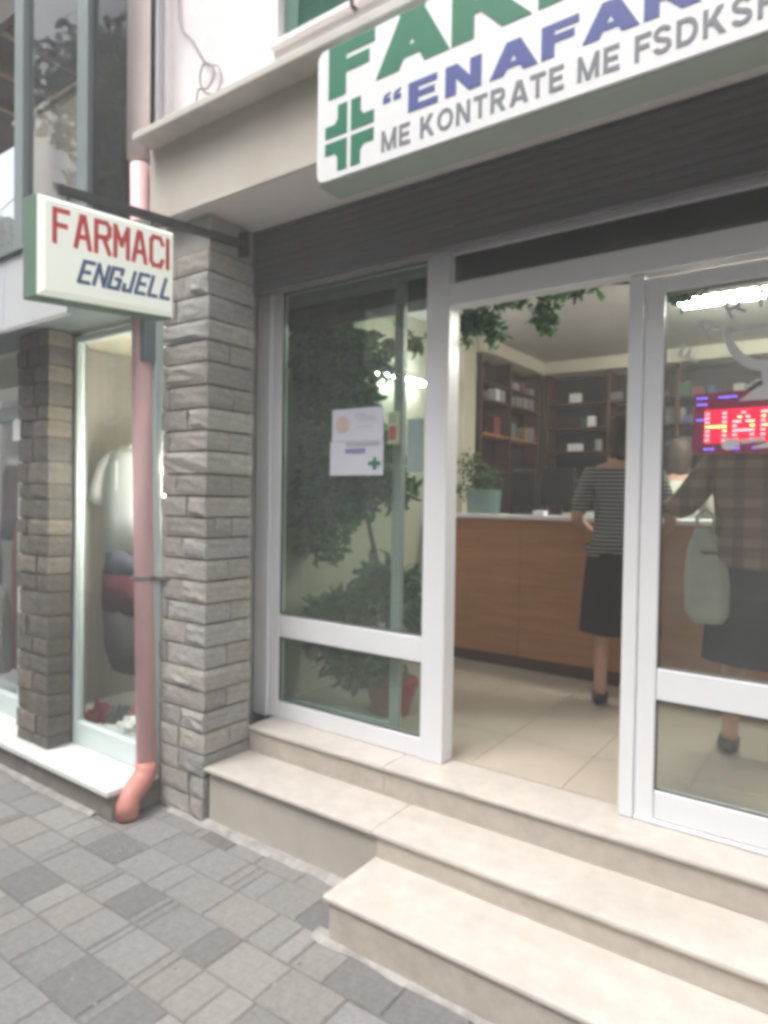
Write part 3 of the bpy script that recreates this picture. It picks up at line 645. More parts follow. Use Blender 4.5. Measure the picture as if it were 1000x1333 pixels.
band([(-.285,.178),(-.225,.184)], [.012,.014], 'figure_wing', vn, vy-.0023); band([(-.25,.160),(-.16,.178)], [.008,.03], 'figure_wing', vn, vy-.0036)
for i, ch in enumerate('FARMACI'):
    a = math.radians(158 - i*21); R0 = .215; bx, bz = cx + .01 + R0*math.cos(a), .37 + R0*math.sin(a)*.92
    t = a - math.pi/2; ux = (math.cos(t), 0, math.sin(t)); vx = (-math.sin(t), 0, math.cos(t))
    o0 = P3(bx, vy-.003, bz) - Vector(ux)*.024
    stroke_word('letter', ch, 'vinyl', vn, o0, ux, vx, .062, .043 if ch != 'I' else .002, .013, depth=.0012)

# ------------------------------------------------------------------ LED sign
ld = thing('led_sign', 'glowing red dot matrix sign reading HAPUR behind the right window', 'sign', (-.2,2.24,.16))
B('board', 'led_board', ld, -.425, .10, 2.235, 2.255, .150, .335, .004)
B('glare_plate', 'led_glare', ld, -.392, .065, 2.229, 2.234, .180, .282, .002)  # glowing plate added for the glare around the dots
FONT = {'H':['10001','10001','10001','11111','10001','10001','10001'],'A':['00100','01010','11011','10001','11111','10001','10001'],'P':['11110','10001','10001','11110','10000','10000','10000'],'U':['10001']*6+['01110'],'R':['11110','10001','10001','11110','10100','10010','10001']}
for li, ch in enumerate('HAPUR'):
    mb = MB(); core = MB(); nc = 0
    for rI, row in enumerate(FONT[ch]):
        for cI, b in enumerate(row):
            if b == '1':
                for dx in (0, .0062):
                    p = P3(-.386+.074*li+cI*.0115+dx, 2.226, .269-rI*.0132)
                    tgt = core if (rI == 3 and rnd.random() < .6 or rnd.random() < .06) else mb
                    nc += tgt is core
                    tgt.ball(p, .0030, .003, .0030, 1)
    o = mb.build('letter', 'led_dot', ld)
    if nc: core.build('bright_dots', 'led_core', o)
for x, z in ((-.412,.318),(-.412,.299),(-.412,.252),(-.352,.318),(-.33,.318),(-.39,.163),(-.32,.163),(-.26,.163),(-.25,.318),(-.17,.318),(-.17,.163),(-.08,.318),(-.09,.163)):
    mb = MB()
    for q in range(4): mb.ball(P3(x+q*.0075, 2.230, z), .0026, .0026, .0022, 1)
    mb.build('violet_lamp', 'led_blue', ld)

# ------------------------------------------------------------------ inside the pharmacy
ct = thing('shop_counter', 'long brown wooden pharmacy counter with pale stone top', 'counter', (-1.2,3.8,-1))
xs = [-2.155,-1.62,-1.08,-.54,0,.54,1.08]
for a, b in zip(xs, xs[1:]): B('front_panel', 'wood', ct, a+.0008, b-.0008, 3.66, 3.69, -.925, -.118, .002)
B('kick_board', 'wood_red', ct, -2.155, 1.08, 3.672, 3.70, -.999, -.926, .002)
B('countertop', 'paper_white', ct, -2.158, 1.1, 3.62, 4.05, -.116, -.092, .006)
def bookcase(label, axis, a0, a1, f, back, z0, z1, shelves, divs, low=True):
    t = thing('shelf_case', label, 'shelf', ((f if axis=='y' else (a0+a1)/2), ((a0+a1)/2 if axis=='y' else f), z0))
    def bb(n, mt, u0, u1, d0, d1, c0, c1, bev=.002):
        if axis == 'y': return B(n, mt, t, min(d0,d1), max(d0,d1), u0, u1, c0, c1, bev)
        return B(n, mt, t, u0, u1, min(d0,d1), max(d0,d1), c0, c1, bev)
    sg = 1 if f > back else -1
    bb('back_panel', 'wood_dark', a0, a1, back, back+sg*.01, z0, z1)
    for d in divs: bb('upright', 'wood_red', d-.011, d+.011, back+sg*.011, f, z0, z1)
    for s in shelves: bb('shelf', 'wood_orange' if abs(s-.455) < .01 and axis=='y' else 'wood_red', a0+.012, a1-.012, back+sg*.0105, f-sg*.004, s-.008, s+.008)
    return t
lc = bookcase('dark wood shelf case with orange lower shelf on the left pharmacy wall', 'y', 4.12, 5.15, -2.13, -2.275, -.95, 1.008, [.455,.70,.82,-.1], [4.135,4.60,5.135])
bc = bookcase('dark wood shelf case across the back wall of the pharmacy', 'x', -2.11, 1.8, 5.20, 5.44, -.95, 1.010, [.77,.575,.385,.17], [-2.095,-1.60,-1.10,-.55,0,.6,1.2])
B('cupboard_door', 'wood_orange', bc, -1.585, -1.44, 5.17, 5.196, -.3, .34, .003)
M['box_mix'] = mat('medicine_carton', (.5,.5,.5), .6, .05, 8, cols=[(.22,.22,.21),(.16,.17,.19),(.05,.08,.18),(.25,.19,.10),(.20,.05,.045),(.28,.28,.27),(.04,.11,.07),(.10,.10,.11)])
cube = MB().box(-.5,.5,-.5,.5,-.5,.5,unit=False); bmesh.ops.bevel(cube.bm, geom=cube.bm.edges[:], offset=.02, segments=1, affect='EDGES')
cme = bpy.data.meshes.new('carton'); cube.bm.to_mesh(cme); cme.materials.append(M['box_mix'])
cube2 = bpy.data.meshes.new('carton'); cube.bm.to_mesh(cube2); cube2.materials.append(M['paper_white'])
def carton(x, y, zb, wx, wy, h, label, white=False, grp='medicine cartons on the shelf cases'):
    o = bpy.data.objects.new('medicine_box', cube2 if white else cme); C.objects.link(o)
    o.location = P3(x, y, zb + h/2 + .0005); o.scale = (wx*S, wy*S, h*S); o.rotation_euler = (0,0,rnd.gauss(0,.05))
    tag(o, label, 'box', grp); return o
carton(-1.875, 5.26, .778, .085, .06, .075, 'white medicine carton alone on the top shelf of the back case', True)
carton(-1.80, 5.26, .583, .045, .06, .07, 'narrow cream carton on the middle shelf of the back case')
carton(-1.745, 5.27, .583, .05, .06, .085, 'taller pale carton on the middle shelf of the back case', True)
carton(-1.87, 5.26, .393, .11, .06, .06, 'wide bluish carton on the lower shelf of the back case', True)
carton(-1.68, 5.26, .393, .05, .05, .09, 'reddish carton standing at the right end of the lower back shelf')
ORD = ['first','second','third','fourth','fifth','sixth','seventh','eighth','ninth','tenth','eleventh','twelfth','thirteenth','fourteenth','fifteenth','sixteenth']
for s_, nm in ((.77,'top'),(.575,'second'),(.385,'third'),(.17,'lowest')):
    x = -1.56; k = 0
    while x < .30 and k < 14:
        if rnd.random() < .85:
            wd = rnd.uniform(.04,.10); wh = rnd.random() < .10
            carton(x, 5.27+rnd.uniform(-.02,.03), s_+.008, wd, .07, rnd.uniform(.04,.12), f"{'white' if wh else 'dim'} carton, {ORD[k]} past the brown upright on the {nm} back shelf", wh); x += wd+rnd.uniform(.003,.012); k += 1
        else: x += rnd.uniform(.03,.14)
for s_, nm in ((.455,'orange lower'),(.70,'middle'),(.82,'upper')):
    y = 4.17; k = 0
    while y < 5.1:
        if abs(y-4.6) > .05 and rnd.random() < .65:
            wd = rnd.uniform(.05,.11); carton(-2.2, y, s_+.008, .07, wd, rnd.uniform(.05,.10 if s_ > .6 else .17), f'{ORD[k]} carton counted from the street on the {nm} shelf of the left case', rnd.random() < .12, 'cartons on the left shelf case'); y += wd+rnd.uniform(.005,.05); k += 1
        else: y += .06
B('cupboard_door', 'wood_dark', lc, -2.129, -2.118, 4.16, 4.58, -.9, .2, .003); B('cupboard_door', 'wood_dark', lc, -2.129, -2.118, 4.62, 5.1, -.9, .2, .003)
# monitors on the counter
def monitor(x, y, zb, label, wd=.26, h=.20, rz=0):
    t = thing('monitor', label, 'monitor', (x, y, zb))
    B('screen_back', 'black_plastic', t, x-wd/2, x+wd/2, y-.018, y+.018, zb+.05, zb+.05+h, .012)
    B('stand', 'black_plastic', t, x-.025, x+.025, y-.012, y+.03, zb+.012, zb+.06, .003)
    B('foot', 'black_plastic', t, x-.08, x+.08, y-.06, y+.07, zb+.0005, zb+.012, .003)
    t.rotation_euler = (0,0,rz)
monitor(-1.70, 3.90, -.092, 'black computer monitor seen from behind, beside the potted plant on the counter', .15, .23)
monitor(-1.50, 3.93, -.092, 'wide black monitor seen from behind in the middle of the counter', .20, .24, .1)
for (x, wd, h, mt, lb) in ((-1.52,.07,.03,'paper_white','small white card box in front of the wide monitor'),(-1.33,.09,.022,'cream','flat cream papers on the counter near the striped shopper'),(-1.22,.07,.03,'paper_white','white paper pile on the counter end beside the striped shopper')):
    tag(MB().box(x-wd/2,x+wd/2,3.68,3.74,-.0915,-.0915+h,.003).build('paper_stack', mt), lb, 'papers')
bx = thing('planter_box', 'aqua tinted planter box at the left end of the counter', 'planter', (-1.93,3.78,-.092))
MB().loft([(P3(-1.935,0,0).x,P3(0,3.80,0).y,EYE-.0915*S,.135,.08),(P3(-1.935,0,0).x,P3(0,3.80,0).y,EYE+.06*S,.15,.09)], 20).build('tub', 'aqua', bx, smooth=False)
foliage('foliage', 'leaf_pale', bx, [(*P3(-1.98,3.8,.15),.14,.12,.15),(*P3(-2.05,3.8,.24),.12,.1,.10),(*P3(-1.88,3.8,.14),.11,.1,.10),(*P3(-2.07,3.78,.06),.08,.08,.08)], 420, .045, 21)
# ceiling lights, and wall tubes standing in for lamp reflections
B('dark_filler', 'wood_dark', rm, -2.279, -1.36, 2.28, 2.42, .80, 1.11, .003)  # added dark box stands in for the dark reflection atop the left pane
cl = thing('ceiling_light', 'lit twin tube fluorescent fitting on the pharmacy ceiling, right', 'lamp', (-.3,3.9,1.08))
B('housing', 'white', cl, -.84, .36, 3.83, 3.98, 1.085, 1.1115, .004)
for y in (3.865, 3.945): MB().tube([P3(-.82,y,1.072), P3(.34,y,1.072)], .015, 10).build('tube', 'tube', cl, smooth=True)
wl = []
for y0, y1, lb in ((3.03,3.25,'short glowing tube in place of a lamp reflection in the left window, nearer the street'),(3.32,3.51,'short glowing tube in place of a lamp reflection in the left window, farther in')):
    t = thing('reflection_tube', lb, 'lamp', (-2.25,(y0+y1)/2,.7)); B('housing', 'white', t, -2.279, -2.235, y0-.01, y1+.01, .70, .735, .003)
    MB().tube([P3(-2.215,y0,.705), P3(-2.215,y1,.705)], .019, 10).build('tube', 'tube_white', t, smooth=True)
# extra fittings further in, hidden behind the frames
c2 = thing('ceiling_light', 'lit twin tube fluorescent fitting deep inside on the pharmacy ceiling', 'lamp', (.8,4.6,1.08))
B('housing', 'white', c2, .5, 1.5, 4.5, 4.65, 1.085, 1.1115, .004); MB().tube([P3(.52,4.57,1.072), P3(1.48,4.57,1.072)], .015, 10).build('tube', 'tube', c2, smooth=True)

# window plant and vine
hp = thing('potted_plant', 'tall leafy houseplant in a red pot behind the left window', 'plant', (-1.76,2.5,-1))
a = P3(-1.76,2.55,-.995)
MB().loft([(a.x,a.y,a.z,.11,.11),(a.x,a.y,a.z+.16,.15,.15),(a.x,a.y,a.z+.165,.16,.16),(a.x,a.y,a.z+.19,.16,.16)], 20).build('pot', 'pot', hp, smooth=False)
MB().tube([a+Vector((0,0,.15)), a+Vector((-.04,0,.6)), a+Vector((-.2,.02,1.1)), a+Vector((-.42,.02,1.8)), a+Vector((-.5,0,2.3))], [.018,.016,.013,.01,.006], 8).build('stem', 'bark', hp, smooth=True)
foliage('foliage', 'leaf', hp, [(*P3(-2.06,2.5,.42),.26,.16,.50),(*P3(-2.12,2.5,.62),.22,.16,.28),(*P3(-2.14,2.5,.0),.24,.15,.42),(*P3(-1.86,2.5,.22),.20,.13,.14),(*P3(-1.98,2.5,.02),.2,.15,.18),(*P3(-2.02,2.5,.72),.28,.14,.10),(*P3(-1.98,2.5,.45),.15,.13,.2),(*P3(-1.75,2.5,.05),.16,.12,.14),(*P3(-1.78,2.45,.62),.16,.1,.10),(*P3(-2.15,2.42,.76),.12,.1,.12),(*P3(-1.62,2.45,.68),.12,.08,.06)], 4300, .085, 31)
foliage('lower_foliage', 'leaf_pale', hp, [(*P3(-1.78,2.52,-.42),.24,.15,.16),(*P3(-2.0,2.5,-.55),.22,.14,.16),(*P3(-1.62,2.52,-.5),.16,.12,.12),(*P3(-1.9,2.52,-.8),.30,.15,.12),(*P3(-2.1,2.5,-.65),.2,.14,.2)], 2000, .085, 32)
mb = MB(); r2 = random.Random(5)
for i in range(26):
    c = P3(-1.78+r2.uniform(-.1,.1), 2.5, -.42+r2.uniform(-.1,.1)); an = r2.uniform(0, math.tau); L = r2.uniform(.16,.32); el = r2.uniform(.1,1.0)
    d = Vector((math.cos(an)*math.cos(el), math.sin(an)*.4*math.cos(el), math.sin(el))); sd = d.cross(Vector((0,0,1))).normalized()*.018
    v = [mb.bm.verts.new(c), mb.bm.verts.new(c+d*L*.5+sd+Vector((0,0,.01))), mb.bm.verts.new(c+d*L-Vector((0,0,.05))), mb.bm.verts.new(c+d*L*.5-sd+Vector((0,0,.01)))]
    mb.bm.faces.new(v)
mb.build('long_leaves', 'leaf', hp, kind='stuff')
vi = thing('trailing_vine', 'green ivy garland hanging along the head of the doorway', 'plant', (-1.1,2.4,.75))
MB().tube([P3(-1.36,2.4,.80), P3(-1.25,2.4,.79), P3(-1.0,2.4,.81), P3(-.8,2.4,.78), P3(-.4,2.4,.72)], .006, 6).build('stem', 'bark', vi)
foliage('foliage', 'leaf', vi, [(*P3(-1.26,2.4,.72),.10,.07,.06),(*P3(-1.19,2.4,.65),.045,.05,.07),(*P3(-1.31,2.4,.70),.05,.05,.10),(*P3(-.985,2.4,.71),.065,.05,.075),(*P3(-.96,2.4,.67),.035,.035,.06),(*P3(-1.13,2.4,.77),.12,.05,.03),(*P3(-.86,2.4,.765),.12,.05,.025),(*P3(-.5,2.4,.70),.08,.05,.05)], 640, .05, 41)

# ------------------------------------------------------------------ people
def skin_chain(verts, edges, radii, root=0, sub=1):
    me = bpy.data.meshes.new('b'); me.from_pydata(verts, edges, []); o = bpy.data.objects.new('b', me); C.objects.link(o)
    sm = o.modifiers.new('s', 'SKIN'); sb = o.modifiers.new('u', 'SUBSURF'); sb.levels = sub; sb.render_levels = sub
    for i, r in enumerate(radii):
        d = me.skin_vertices[0].data[i]; d.radius = r if isinstance(r, tuple) else (r, r); d.use_root = (i == root)
    bpy.context.view_layer.update(); dg = bpy.context.evaluated_depsgraph_get()
    out = bpy.data.meshes.new_from_object(o.evaluated_get(dg)); bpy.data.objects.remove(o); bpy.data.meshes.remove(me)
    return out
def person(label, loc, rz, hand_l, hand_r, el_l, el_r, top_mt, low_mt, hair_mt, skirt, k=1.0, lean=0, coat=False, group=None, sleeve='long', bulk=1.0):
    t = bpy.data.objects.new('person', None); C.objects.link(t); t.location = loc; t.rotation_euler = (0,0,rz); t['label'] = label; t['category'] = 'person'
    J = {'pel':(0,0,.92),'bel':(0,.0,1.06),'che':(0,.01+lean*.5,1.24),'neb':(0,.0+lean,1.40),'nec':(0,.015+lean,1.47),'hd0':(0,.03+lean,1.53),
         'shl':(-.165,lean,1.37),'shr':(.165,lean,1.37),'ell':el_l,'elr':el_r,'wrl':hand_l,'wrr':hand_r,
         'hil':(-.09,0,.87),'hir':(.09,0,.87),'knl':(-.10,.02,.48),'knr':(.10,.02,.48),'anl':(-.10,-.02,.08),'anr':(.10,-.02,.08),'tol':(-.11,.12,.03),'tor':(.11,.12,.03)}
    names = list(J); vs = [J[n] for n in names]; ix = {n:i for i,n in enumerate(names)}
    E_ = [('pel','bel'),('bel','che'),('che','neb'),('neb','nec'),('nec','hd0'),('neb','shl'),('neb','shr'),('shl','ell'),('shr','elr'),('ell','wrl'),('elr','wrr'),('pel','hil'),('pel','hir'),('hil','knl'),('hir','knr'),('knl','anl'),('knr','anr'),('anl','tol'),('anr','tor')]
    RD = {'pel':(.15,.11),'bel':(.125,.09),'che':(.15,.10),'neb':(.09,.07),'nec':.048,'hd0':.05,'shl':.055,'shr':.055,'ell':.038,'elr':.038,'wrl':.024,'wrr':.024,'hil':.085,'hir':.085,'knl':.055,'knr':.055,'anl':.036,'anr':.036,'tol':.03,'tor':.03}
    me1 = skin_chain(vs, [(ix[a],ix[b]) for a,b in E_], [RD[n] for n in names])
    bm = bmesh.new(); bm.from_mesh(me1); bpy.data.meshes.remove(me1)
    # hands: palm with five finger chains
    for sgn, w_, e_ in ((-1,Vector(hand_l),Vector(el_l)),(1,Vector(hand_r),Vector(el_r))):
        d = (w_-e_).normalized(); side = d.cross(Vector((0,0,1)))
        side = side.normalized() if side.length > .1 else Vector((0,1,0)); dn = d.cross(side)
        if dn.z > 0: dn = -dn
        hv = [w_, w_+d*.05, w_+d*.085]; he = [(0,1),(1,2)]; hr = [(.022,.018),(.034,.015),(.034,.013)]
        for q, (off, L) in enumerate(((-.03,.055),(-.01,.068),(.01,.072),(.03,.062))):
            b0 = w_+d*.09+side*off; i = len(hv); hv += [b0, b0+d*L*.5+dn*.008, b0+d*L*.85+dn*.03]; he += [(2,i),(i,i+1),(i+1,i+2)]; hr += [.0095,.009,.0075]
        b0 = w_+d*.035-side*.03; i = len(hv); hv += [b0, b0+d*.03-side*.025+dn*.01, b0+d*.06-side*.03+dn*.02]; he += [(1,i),(i,i+1),(i+1,i+2)]; hr += [.012,.0105,.009]
        mh = skin_chain([tuple(v) for v in hv], he, hr); bm.from_mesh(mh); bpy.data.meshes.remove(mh)
    # head
    hc = Vector((0,.035+lean,1.60)); r = bmesh.ops.create_uvsphere(bm, u_segments=24, v_segments=16, radius=1)
    for v in r['verts']:
        c = v.co.copy(); f = max(0, c.y)
        x, y, zz = c.x*.074*(1-.18*max(0,-c.z)), c.y*.092, c.z*.115
        if c.y > .75 and abs(c.x) < .2: y += .016*max(0, 1-abs(c.z+.1)*3.2)          # nose
        if c.y > .6 and abs(c.z+.48) < .12 and abs(c.x) < .32: y += .004               # lips
        if c.y > .6 and abs(c.z-.12) < .14 and .2 < abs(c.x) < .55: y -= .008          # eye sockets
        if abs(c.x) > .93 and abs(c.z) < .3 and abs(c.y) < .35: x *= 1.14              # ears
        v.co = hc + Vector((x, y, zz))
    for v in bm.verts: v.co *= k
    me = bpy.data.meshes.new('body'); bm.to_mesh(me); bm.free(); me.materials.append(M['skin'])
    for p in me.polygons: p.use_smooth = True
    o = bpy.data.objects.new('body', me); C.objects.link(o); o.parent = t
    def addm(name, me, mt):
        for v in me.vertices: v.co *= k
        me.materials.clear(); me.materials.append(M[mt])
        for p in me.polygons: p.use_smooth = True
        q = bpy.data.objects.new(name, me); C.objects.link(q); q.parent = t; return q
    # top: torso and sleeves
    bot = .50 if coat else .80
    def mixp(a, b, f): return tuple(a[i]+(b[i]-a[i])*f for i in range(3))
    fs = .55 if sleeve == 'short' else .93
    el2 = el_l if sleeve == 'long' else mixp(J['shl'], el_l, .9); er2 = el_r if sleeve == 'long' else mixp(J['shr'], el_r, .9)
    v2 = [(0,0,bot),(0,0,.95),(0,0,1.08),(0,.01+lean*.5,1.24),(0,lean,1.375),(-.17,lean,1.365),(.17,lean,1.365),el2,er2,(0,lean,1.41)]
    e2 = [(0,1),(1,2),(2,3),(3,4),(4,5),(4,6),(5,7),(6,8),(4,9)]
    r2_ = [(.215,.15),(.205,.15),(.17,.13),(.185,.135),(.11,.085),.078,.078,.062,.062,.055]
    if sleeve == 'long':
        v2 += [mixp(el_l, hand_l, .92), mixp(el_r, hand_r, .92)]; e2 += [(7,10),(8,11)]; r2_ += [.042,.042]
    r2_ = [tuple(q*bulk for q in v) if isinstance(v, tuple) else v*(1+(bulk-1)*.7) for v in r2_]
    addm('top', skin_chain(v2, e2, r2_, 2), top_mt)
    # lower garment
    if skirt:
        mb = MB(); mb.loft([(0,0,.98,.17,.12),(0,0,.86,.20,.15),(0,0,.65,.215,.165,.02),(0,0,.44,.225,.175,.04),(0,0,.435,.21,.16,.04)], 28, 0, 6, cap=True)
        me = bpy.data.meshes.new('skirt'); mb.bm.to_mesh(me); mb.bm.free(); addm('skirt', me, low_mt)
    else:
        v3 = [(0,0,.95),(-.095,0,.86),(.095,0,.86),(-.10,.02,.48),(.10,.02,.48),(-.10,-.02,.10),(.10,-.02,.10)]
        addm('trousers', skin_chain(v3, [(0,1),(0,2),(1,3),(2,4),(3,5),(4,6)], [(.17,.13),.12,.12,.085,.085,.065,.065]), low_mt)
    for sx in (-1, 1):
        mb = MB(); mb.ball((.105*sx,.05,.04), .05, .13, .045, 2); me = bpy.data.meshes.new('shoe'); mb.bm.to_mesh(me); mb.bm.free(); addm('shoe', me, 'shoe')
    mb = MB(); r = bmesh.ops.create_icosphere(mb.bm, subdivisions=3, radius=1)
    for v in r['verts']:
        c = v.co.copy(); n_ = 1 + .06*noise.noise(c*3)
        y = c.y*.118*n_ + .030+lean; zz = c.z*.130*n_ + 1.612; x_ = c.x*.096*n_
        if c.y > .2 and c.z < .42: y = .03+lean + .03; x_ *= .93
        if c.z < -.1 and c.y < .2: zz -= .06*min(1,(-c.z-.1)*2); 
        v.co = Vector((x_, y, zz))
    me = bpy.data.meshes.new('hair'); mb.bm.to_mesh(me); mb.bm.free(); addm('hair', me, hair_mt)
    # eyes
    for sx in (-1, 1):
        mb = MB(); mb.ball((.029*sx, .035+lean+.077, 1.614), .011, .008, .008, 1); me = bpy.data.meshes.new('eye'); mb.bm.to_mesh(me); mb.bm.free(); addm('eye', me, 'paper_white')
    return t
FLZ = EYE - 1.0*S
person('person seen from behind in a striped top and black skirt standing at the counter', (P3(-.935,3.30,0).x, P3(0,3.30,0).y, FLZ), math.radians(12),
       (-.20,.26,1.02), (.22,.26,1.03), (-.27,.02,1.10), (.27,.02,1.10), 'stripes', 'black_cloth', 'hair', True, 1.03, sleeve='short')
person('person with dark hair in a pale coat behind the counter, back turned', (P3(-.90,4.35,0).x, P3(0,4.35,0).y, FLZ), math.radians(28),
       (-.2,.34,1.06), (.24,.32,1.05), (-.24,.06,1.1), (.26,.08,1.1), 'coat', 'coat', 'hair2', False, 1.0, coat=True)
pc = person('person seen from behind in a brown checked jacket and black skirt, reaching left', (P3(-.315,2.98,0).x, P3(0,2.98,0).y, FLZ), math.radians(6),
       (-.38,.24,1.17), (.24,.24,1.02), (-.34,-.03,1.13), (.27,.02,1.10), 'plaid', 'black_cloth', 'hair2', True, 1.07, bulk=1.15)
tag(MB().box(-.66,-.61,3.17,3.20,-.05,.0,.006).build('packet', 'yellow'), 'small yellow packet held out in the hand of the person in the checked jacket', 'packet')
bg_ = thing('cloth_bag', 'pale grey cloth bag hanging from the outstretched arm behind the right window', 'bag', (-.49,2.86,-.45))
c = P3(-.49,2.86,0)
MB().loft([(c.x+.02,c.y,EYE-.47*S,.07,.035,.10),(c.x+.02,c.y,EYE-.43*S,.105,.06,.10),(c.x+.012,c.y,EYE-.30*S,.10,.055,.11),(c.x,c.y,EYE-.18*S,.075,.04,.13),(c.x-.01,c.y,EYE-.10*S,.035,.022,.15)], 24, 0, 5).build('bag_body', 'grey_cloth', bg_, smooth=True)
MB().tube([c+Vector((-.03,0,-.15)), c+Vector((-.04,0,-.07)), c+Vector((0,0,-.03)), c+Vector((.04,0,-.07)), c+Vector((.03,0,-.15))], .008, 8).build('handle', 'grey_cloth', bg_, smooth=True)

# ------------------------------------------------------------------ big fascia sign
bs = thing('fascia_sign', 'long white pharmacy sign box with green casing and lettering above the door', 'sign', (-.5,1.67,.98))
SX1 = .75
mb = MB().box(-1.434, SX1, 1.618, 1.733, .983, 1.402, .02); mb.build('casing', 'sign_green', bs)
mb = MB(); a, b = P3(-1.428,1.617,.990), P3(SX1-.006,1.617,1.396); rr = .035; pts = []
for cx_, cz_, a0 in ((b.x-rr,b.z-rr,0),(a.x+rr,b.z-rr,90),(a.x+rr,a.z+rr,180),(b.x-rr,a.z+rr,270)):
    for q in range(6):
        an = math.radians(a0+q*18); pts.append((cx_+rr*math.cos(an), P3(0,1.610,0).y, cz_+rr*math.sin(an)))
mb.prism(pts, (0,-1,0), .012).build('face', 'sign_white', bs)
yf = P3(0,1.610,0).y - .0003
ux, vx = (1,0,0), (0,0,1)
def onf(x, z): q = P3(x,1.61,z); return (q.x, yf, q.z)
printed('FARMACI', 'ink_green', bs, onf(-1.383,1.236), ux, vx, .158*S, 'FA', .440*S, t=.24, gap=.12)
printed('(ENAFARM)', 'ink_blue', bs, onf(-1.172,1.104), ux, vx, .082*S, '(ENAFAR', .88*S, t=.22, gap=.16)
printed('ME KONTRATE ME FSDKSH', 'ink_grey', bs, onf(-1.176,1.018), ux, vx, .060*S, 'ME KONTRATE ME FSDKS', .975*S, t=.17, gap=.17)
# four piece cross
def L4(sx, sz):
    cxx, czz = -1.300, 1.110; t = .036; g_ = .008; Lx, Lz = .094, .100
    P = [(g_,g_),(Lx,g_),(Lx-.0,g_+t),(g_+t+.012,g_+t+.0),(g_+t,g_+t+.015),(g_+t,Lz),(g_,Lz)]
    pts = [(P3(cxx+sx*p[0],0,0).x, yf, P3(0,0,czz+sz*p[1]).z) for p in P]
    if sx*sz > 0: pts = pts[::-1]
    return pts
for sx in (-1,1):
    for sz in (-1,1):
        pts = [(p[0], p[1]-.002, p[2]) for p in L4(sx, sz)]
        MB().prism(pts, (0,-1,0), .002).build('cross_piece', 'ink_green', bs)

# ------------------------------------------------------------------ hanging sign
hs_ = thing('hanging_sign', 'cream light box hanging sign with red FARMACI lettering, green casing, left of the pillar', 'sign', (-2.15,1.93,1.035))
dr = -.088
cd, sd_ = math.cos(dr), math.sin(dr)
hx0, hx1 = -2.205, -2.10        # thickness
def hq(x, y, z):   # drooped frame: y from wall outward axis rotated about (1.59,.66)
    yy, zz = y-1.59, z-.66
    return P3(x, 1.59+yy*cd+zz*sd_*-1*-1*0 + 0, .66 + zz - yy*sd_*1.0)
def hbox(name, mt, x0, x1, y0, y1, z0, z1, bev):
    mb = MB().box(x0,x1,y0,y1,z0,z1,bev)
    for v in mb.bm.verts:
        yy = v.co.y - 1.59*S
        v.co.z -= -(yy)*.085*1.0
    return mb.build(name, mt, hs_)
hbox('casing', 'casing_green', -2.205, -2.122, 1.078, 1.590, .660, .982, .006)
# bevelled cream front
mb = MB(); Y0, Y1, Z0, Z1 = 1.080, 1.588, .664, .978
ring0 = [P3(-2.121,y,z) for y,z in ((Y0,Z0),(Y1,Z0),(Y1,Z1),(Y0,Z1))]; bv = .016
ring1 = [P3(-2.100,y,z) for y,z in ((Y0+bv,Z0+bv),(Y1-bv,Z0+bv),(Y1-bv,Z1-bv),(Y0+bv,Z1-bv))]
v0 = [mb.bm.verts.new(p) for p in ring0]; v1 = [mb.bm.verts.new(p) for p in ring1]
mb.bm.faces.new(v0[::-1]); mb.bm.faces.new(v1)
for i in range(4): mb.bm.faces.new((v0[i], v0[(i+1)%4], v1[(i+1)%4], v1[i]))
for v in mb.bm.verts: v.co.z += (v.co.y-1.59*S)*.085
mb.build('face', 'sign_cream', hs_)
uy = Vector((0,1,.085)).normalized(); vz = Vector((0,0,1))
def hp_(y, z): return P3(-2.0995, y, z)
stroke_word('letter', 'FARMACI', 'ink_red', hs_, hp_(1.125,.797), uy, vz, .100*S, .425*S, .0155*S, depth=.002)
stroke_word('letter', 'ENGJELL', 'ink_navy', hs_, hp_(1.206,.692), uy, vz, .068*S, .352*S, .0125*S, slant=.3, depth=.002)
MB().obox(P3(-2.16,1.17,.992), P3(-2.13,1.95,1.052), .028, .036).build('bracket_arm', 'metal_dark', hs_)
for y, z in ((1.2,.985),(1.52,1.012)): MB().tube([P3(-2.155,y,z-.06), P3(-2.155,y,z+.012)], .006, 8).build('hanger', 'metal_dark', hs_)
B('wall_plate', 'metal_dark', hs_, -2.16, -2.10, 1.94, 1.955, 1.0, 1.10, .003)

# ------------------------------------------------------------------ downpipe
dp = thing('downpipe', 'pink plastic rain downpipe running down beside the stone pillar', 'pipe', (-2.47,1.7,G))
rp = .052
ptop, pbot = P3(-2.537,1.73,1.40), P3(-2.462,1.73,-1.17)
MB().tube([P3(-2.552,1.73,4.5), P3(-2.552,1.73,1.43)], .058, 20).build('upper_pipe', 'pipe_lit', dp, smooth=True)
MB().tube([ptop, pbot], rp, 20, cap=True).build('lower_pipe', 'pipe', dp, smooth=True)
e0 = pbot; pts = [e0 + Vector((0,0,.03)), e0 + Vector((.004,-.004,-.02)), e0+Vector((.012,-.035,-.055)), e0+Vector((.03,-.085,-.08)), e0+Vector((.045,-.125,-.098)), e0+Vector((.05,-.145,-.13)), e0+Vector((.05,-.148,-.20))]
MB().tube(pts, [.056,.058,.058,.057,.056,.057,.058], 20).build('elbow', 'pipe_red', dp, smooth=True)
for p, name in ((ptop.lerp(pbot, .10), 'bracket'), (ptop.lerp(pbot, .685), 'bracket')):
    br = MB().tube([p-Vector((0,0,.012)), p+Vector((0,0,.012))], .058, 20).build(name, 'clip', dp)
    MB().obox(p+Vector((.05,.03,0)), p+Vector((.14,.07,0)), .02, .02).obox(p+Vector((-.05,-.02,0)), p+Vector((-.075,-.03,0)), .02, .012).build('bolt', 'clip', br)

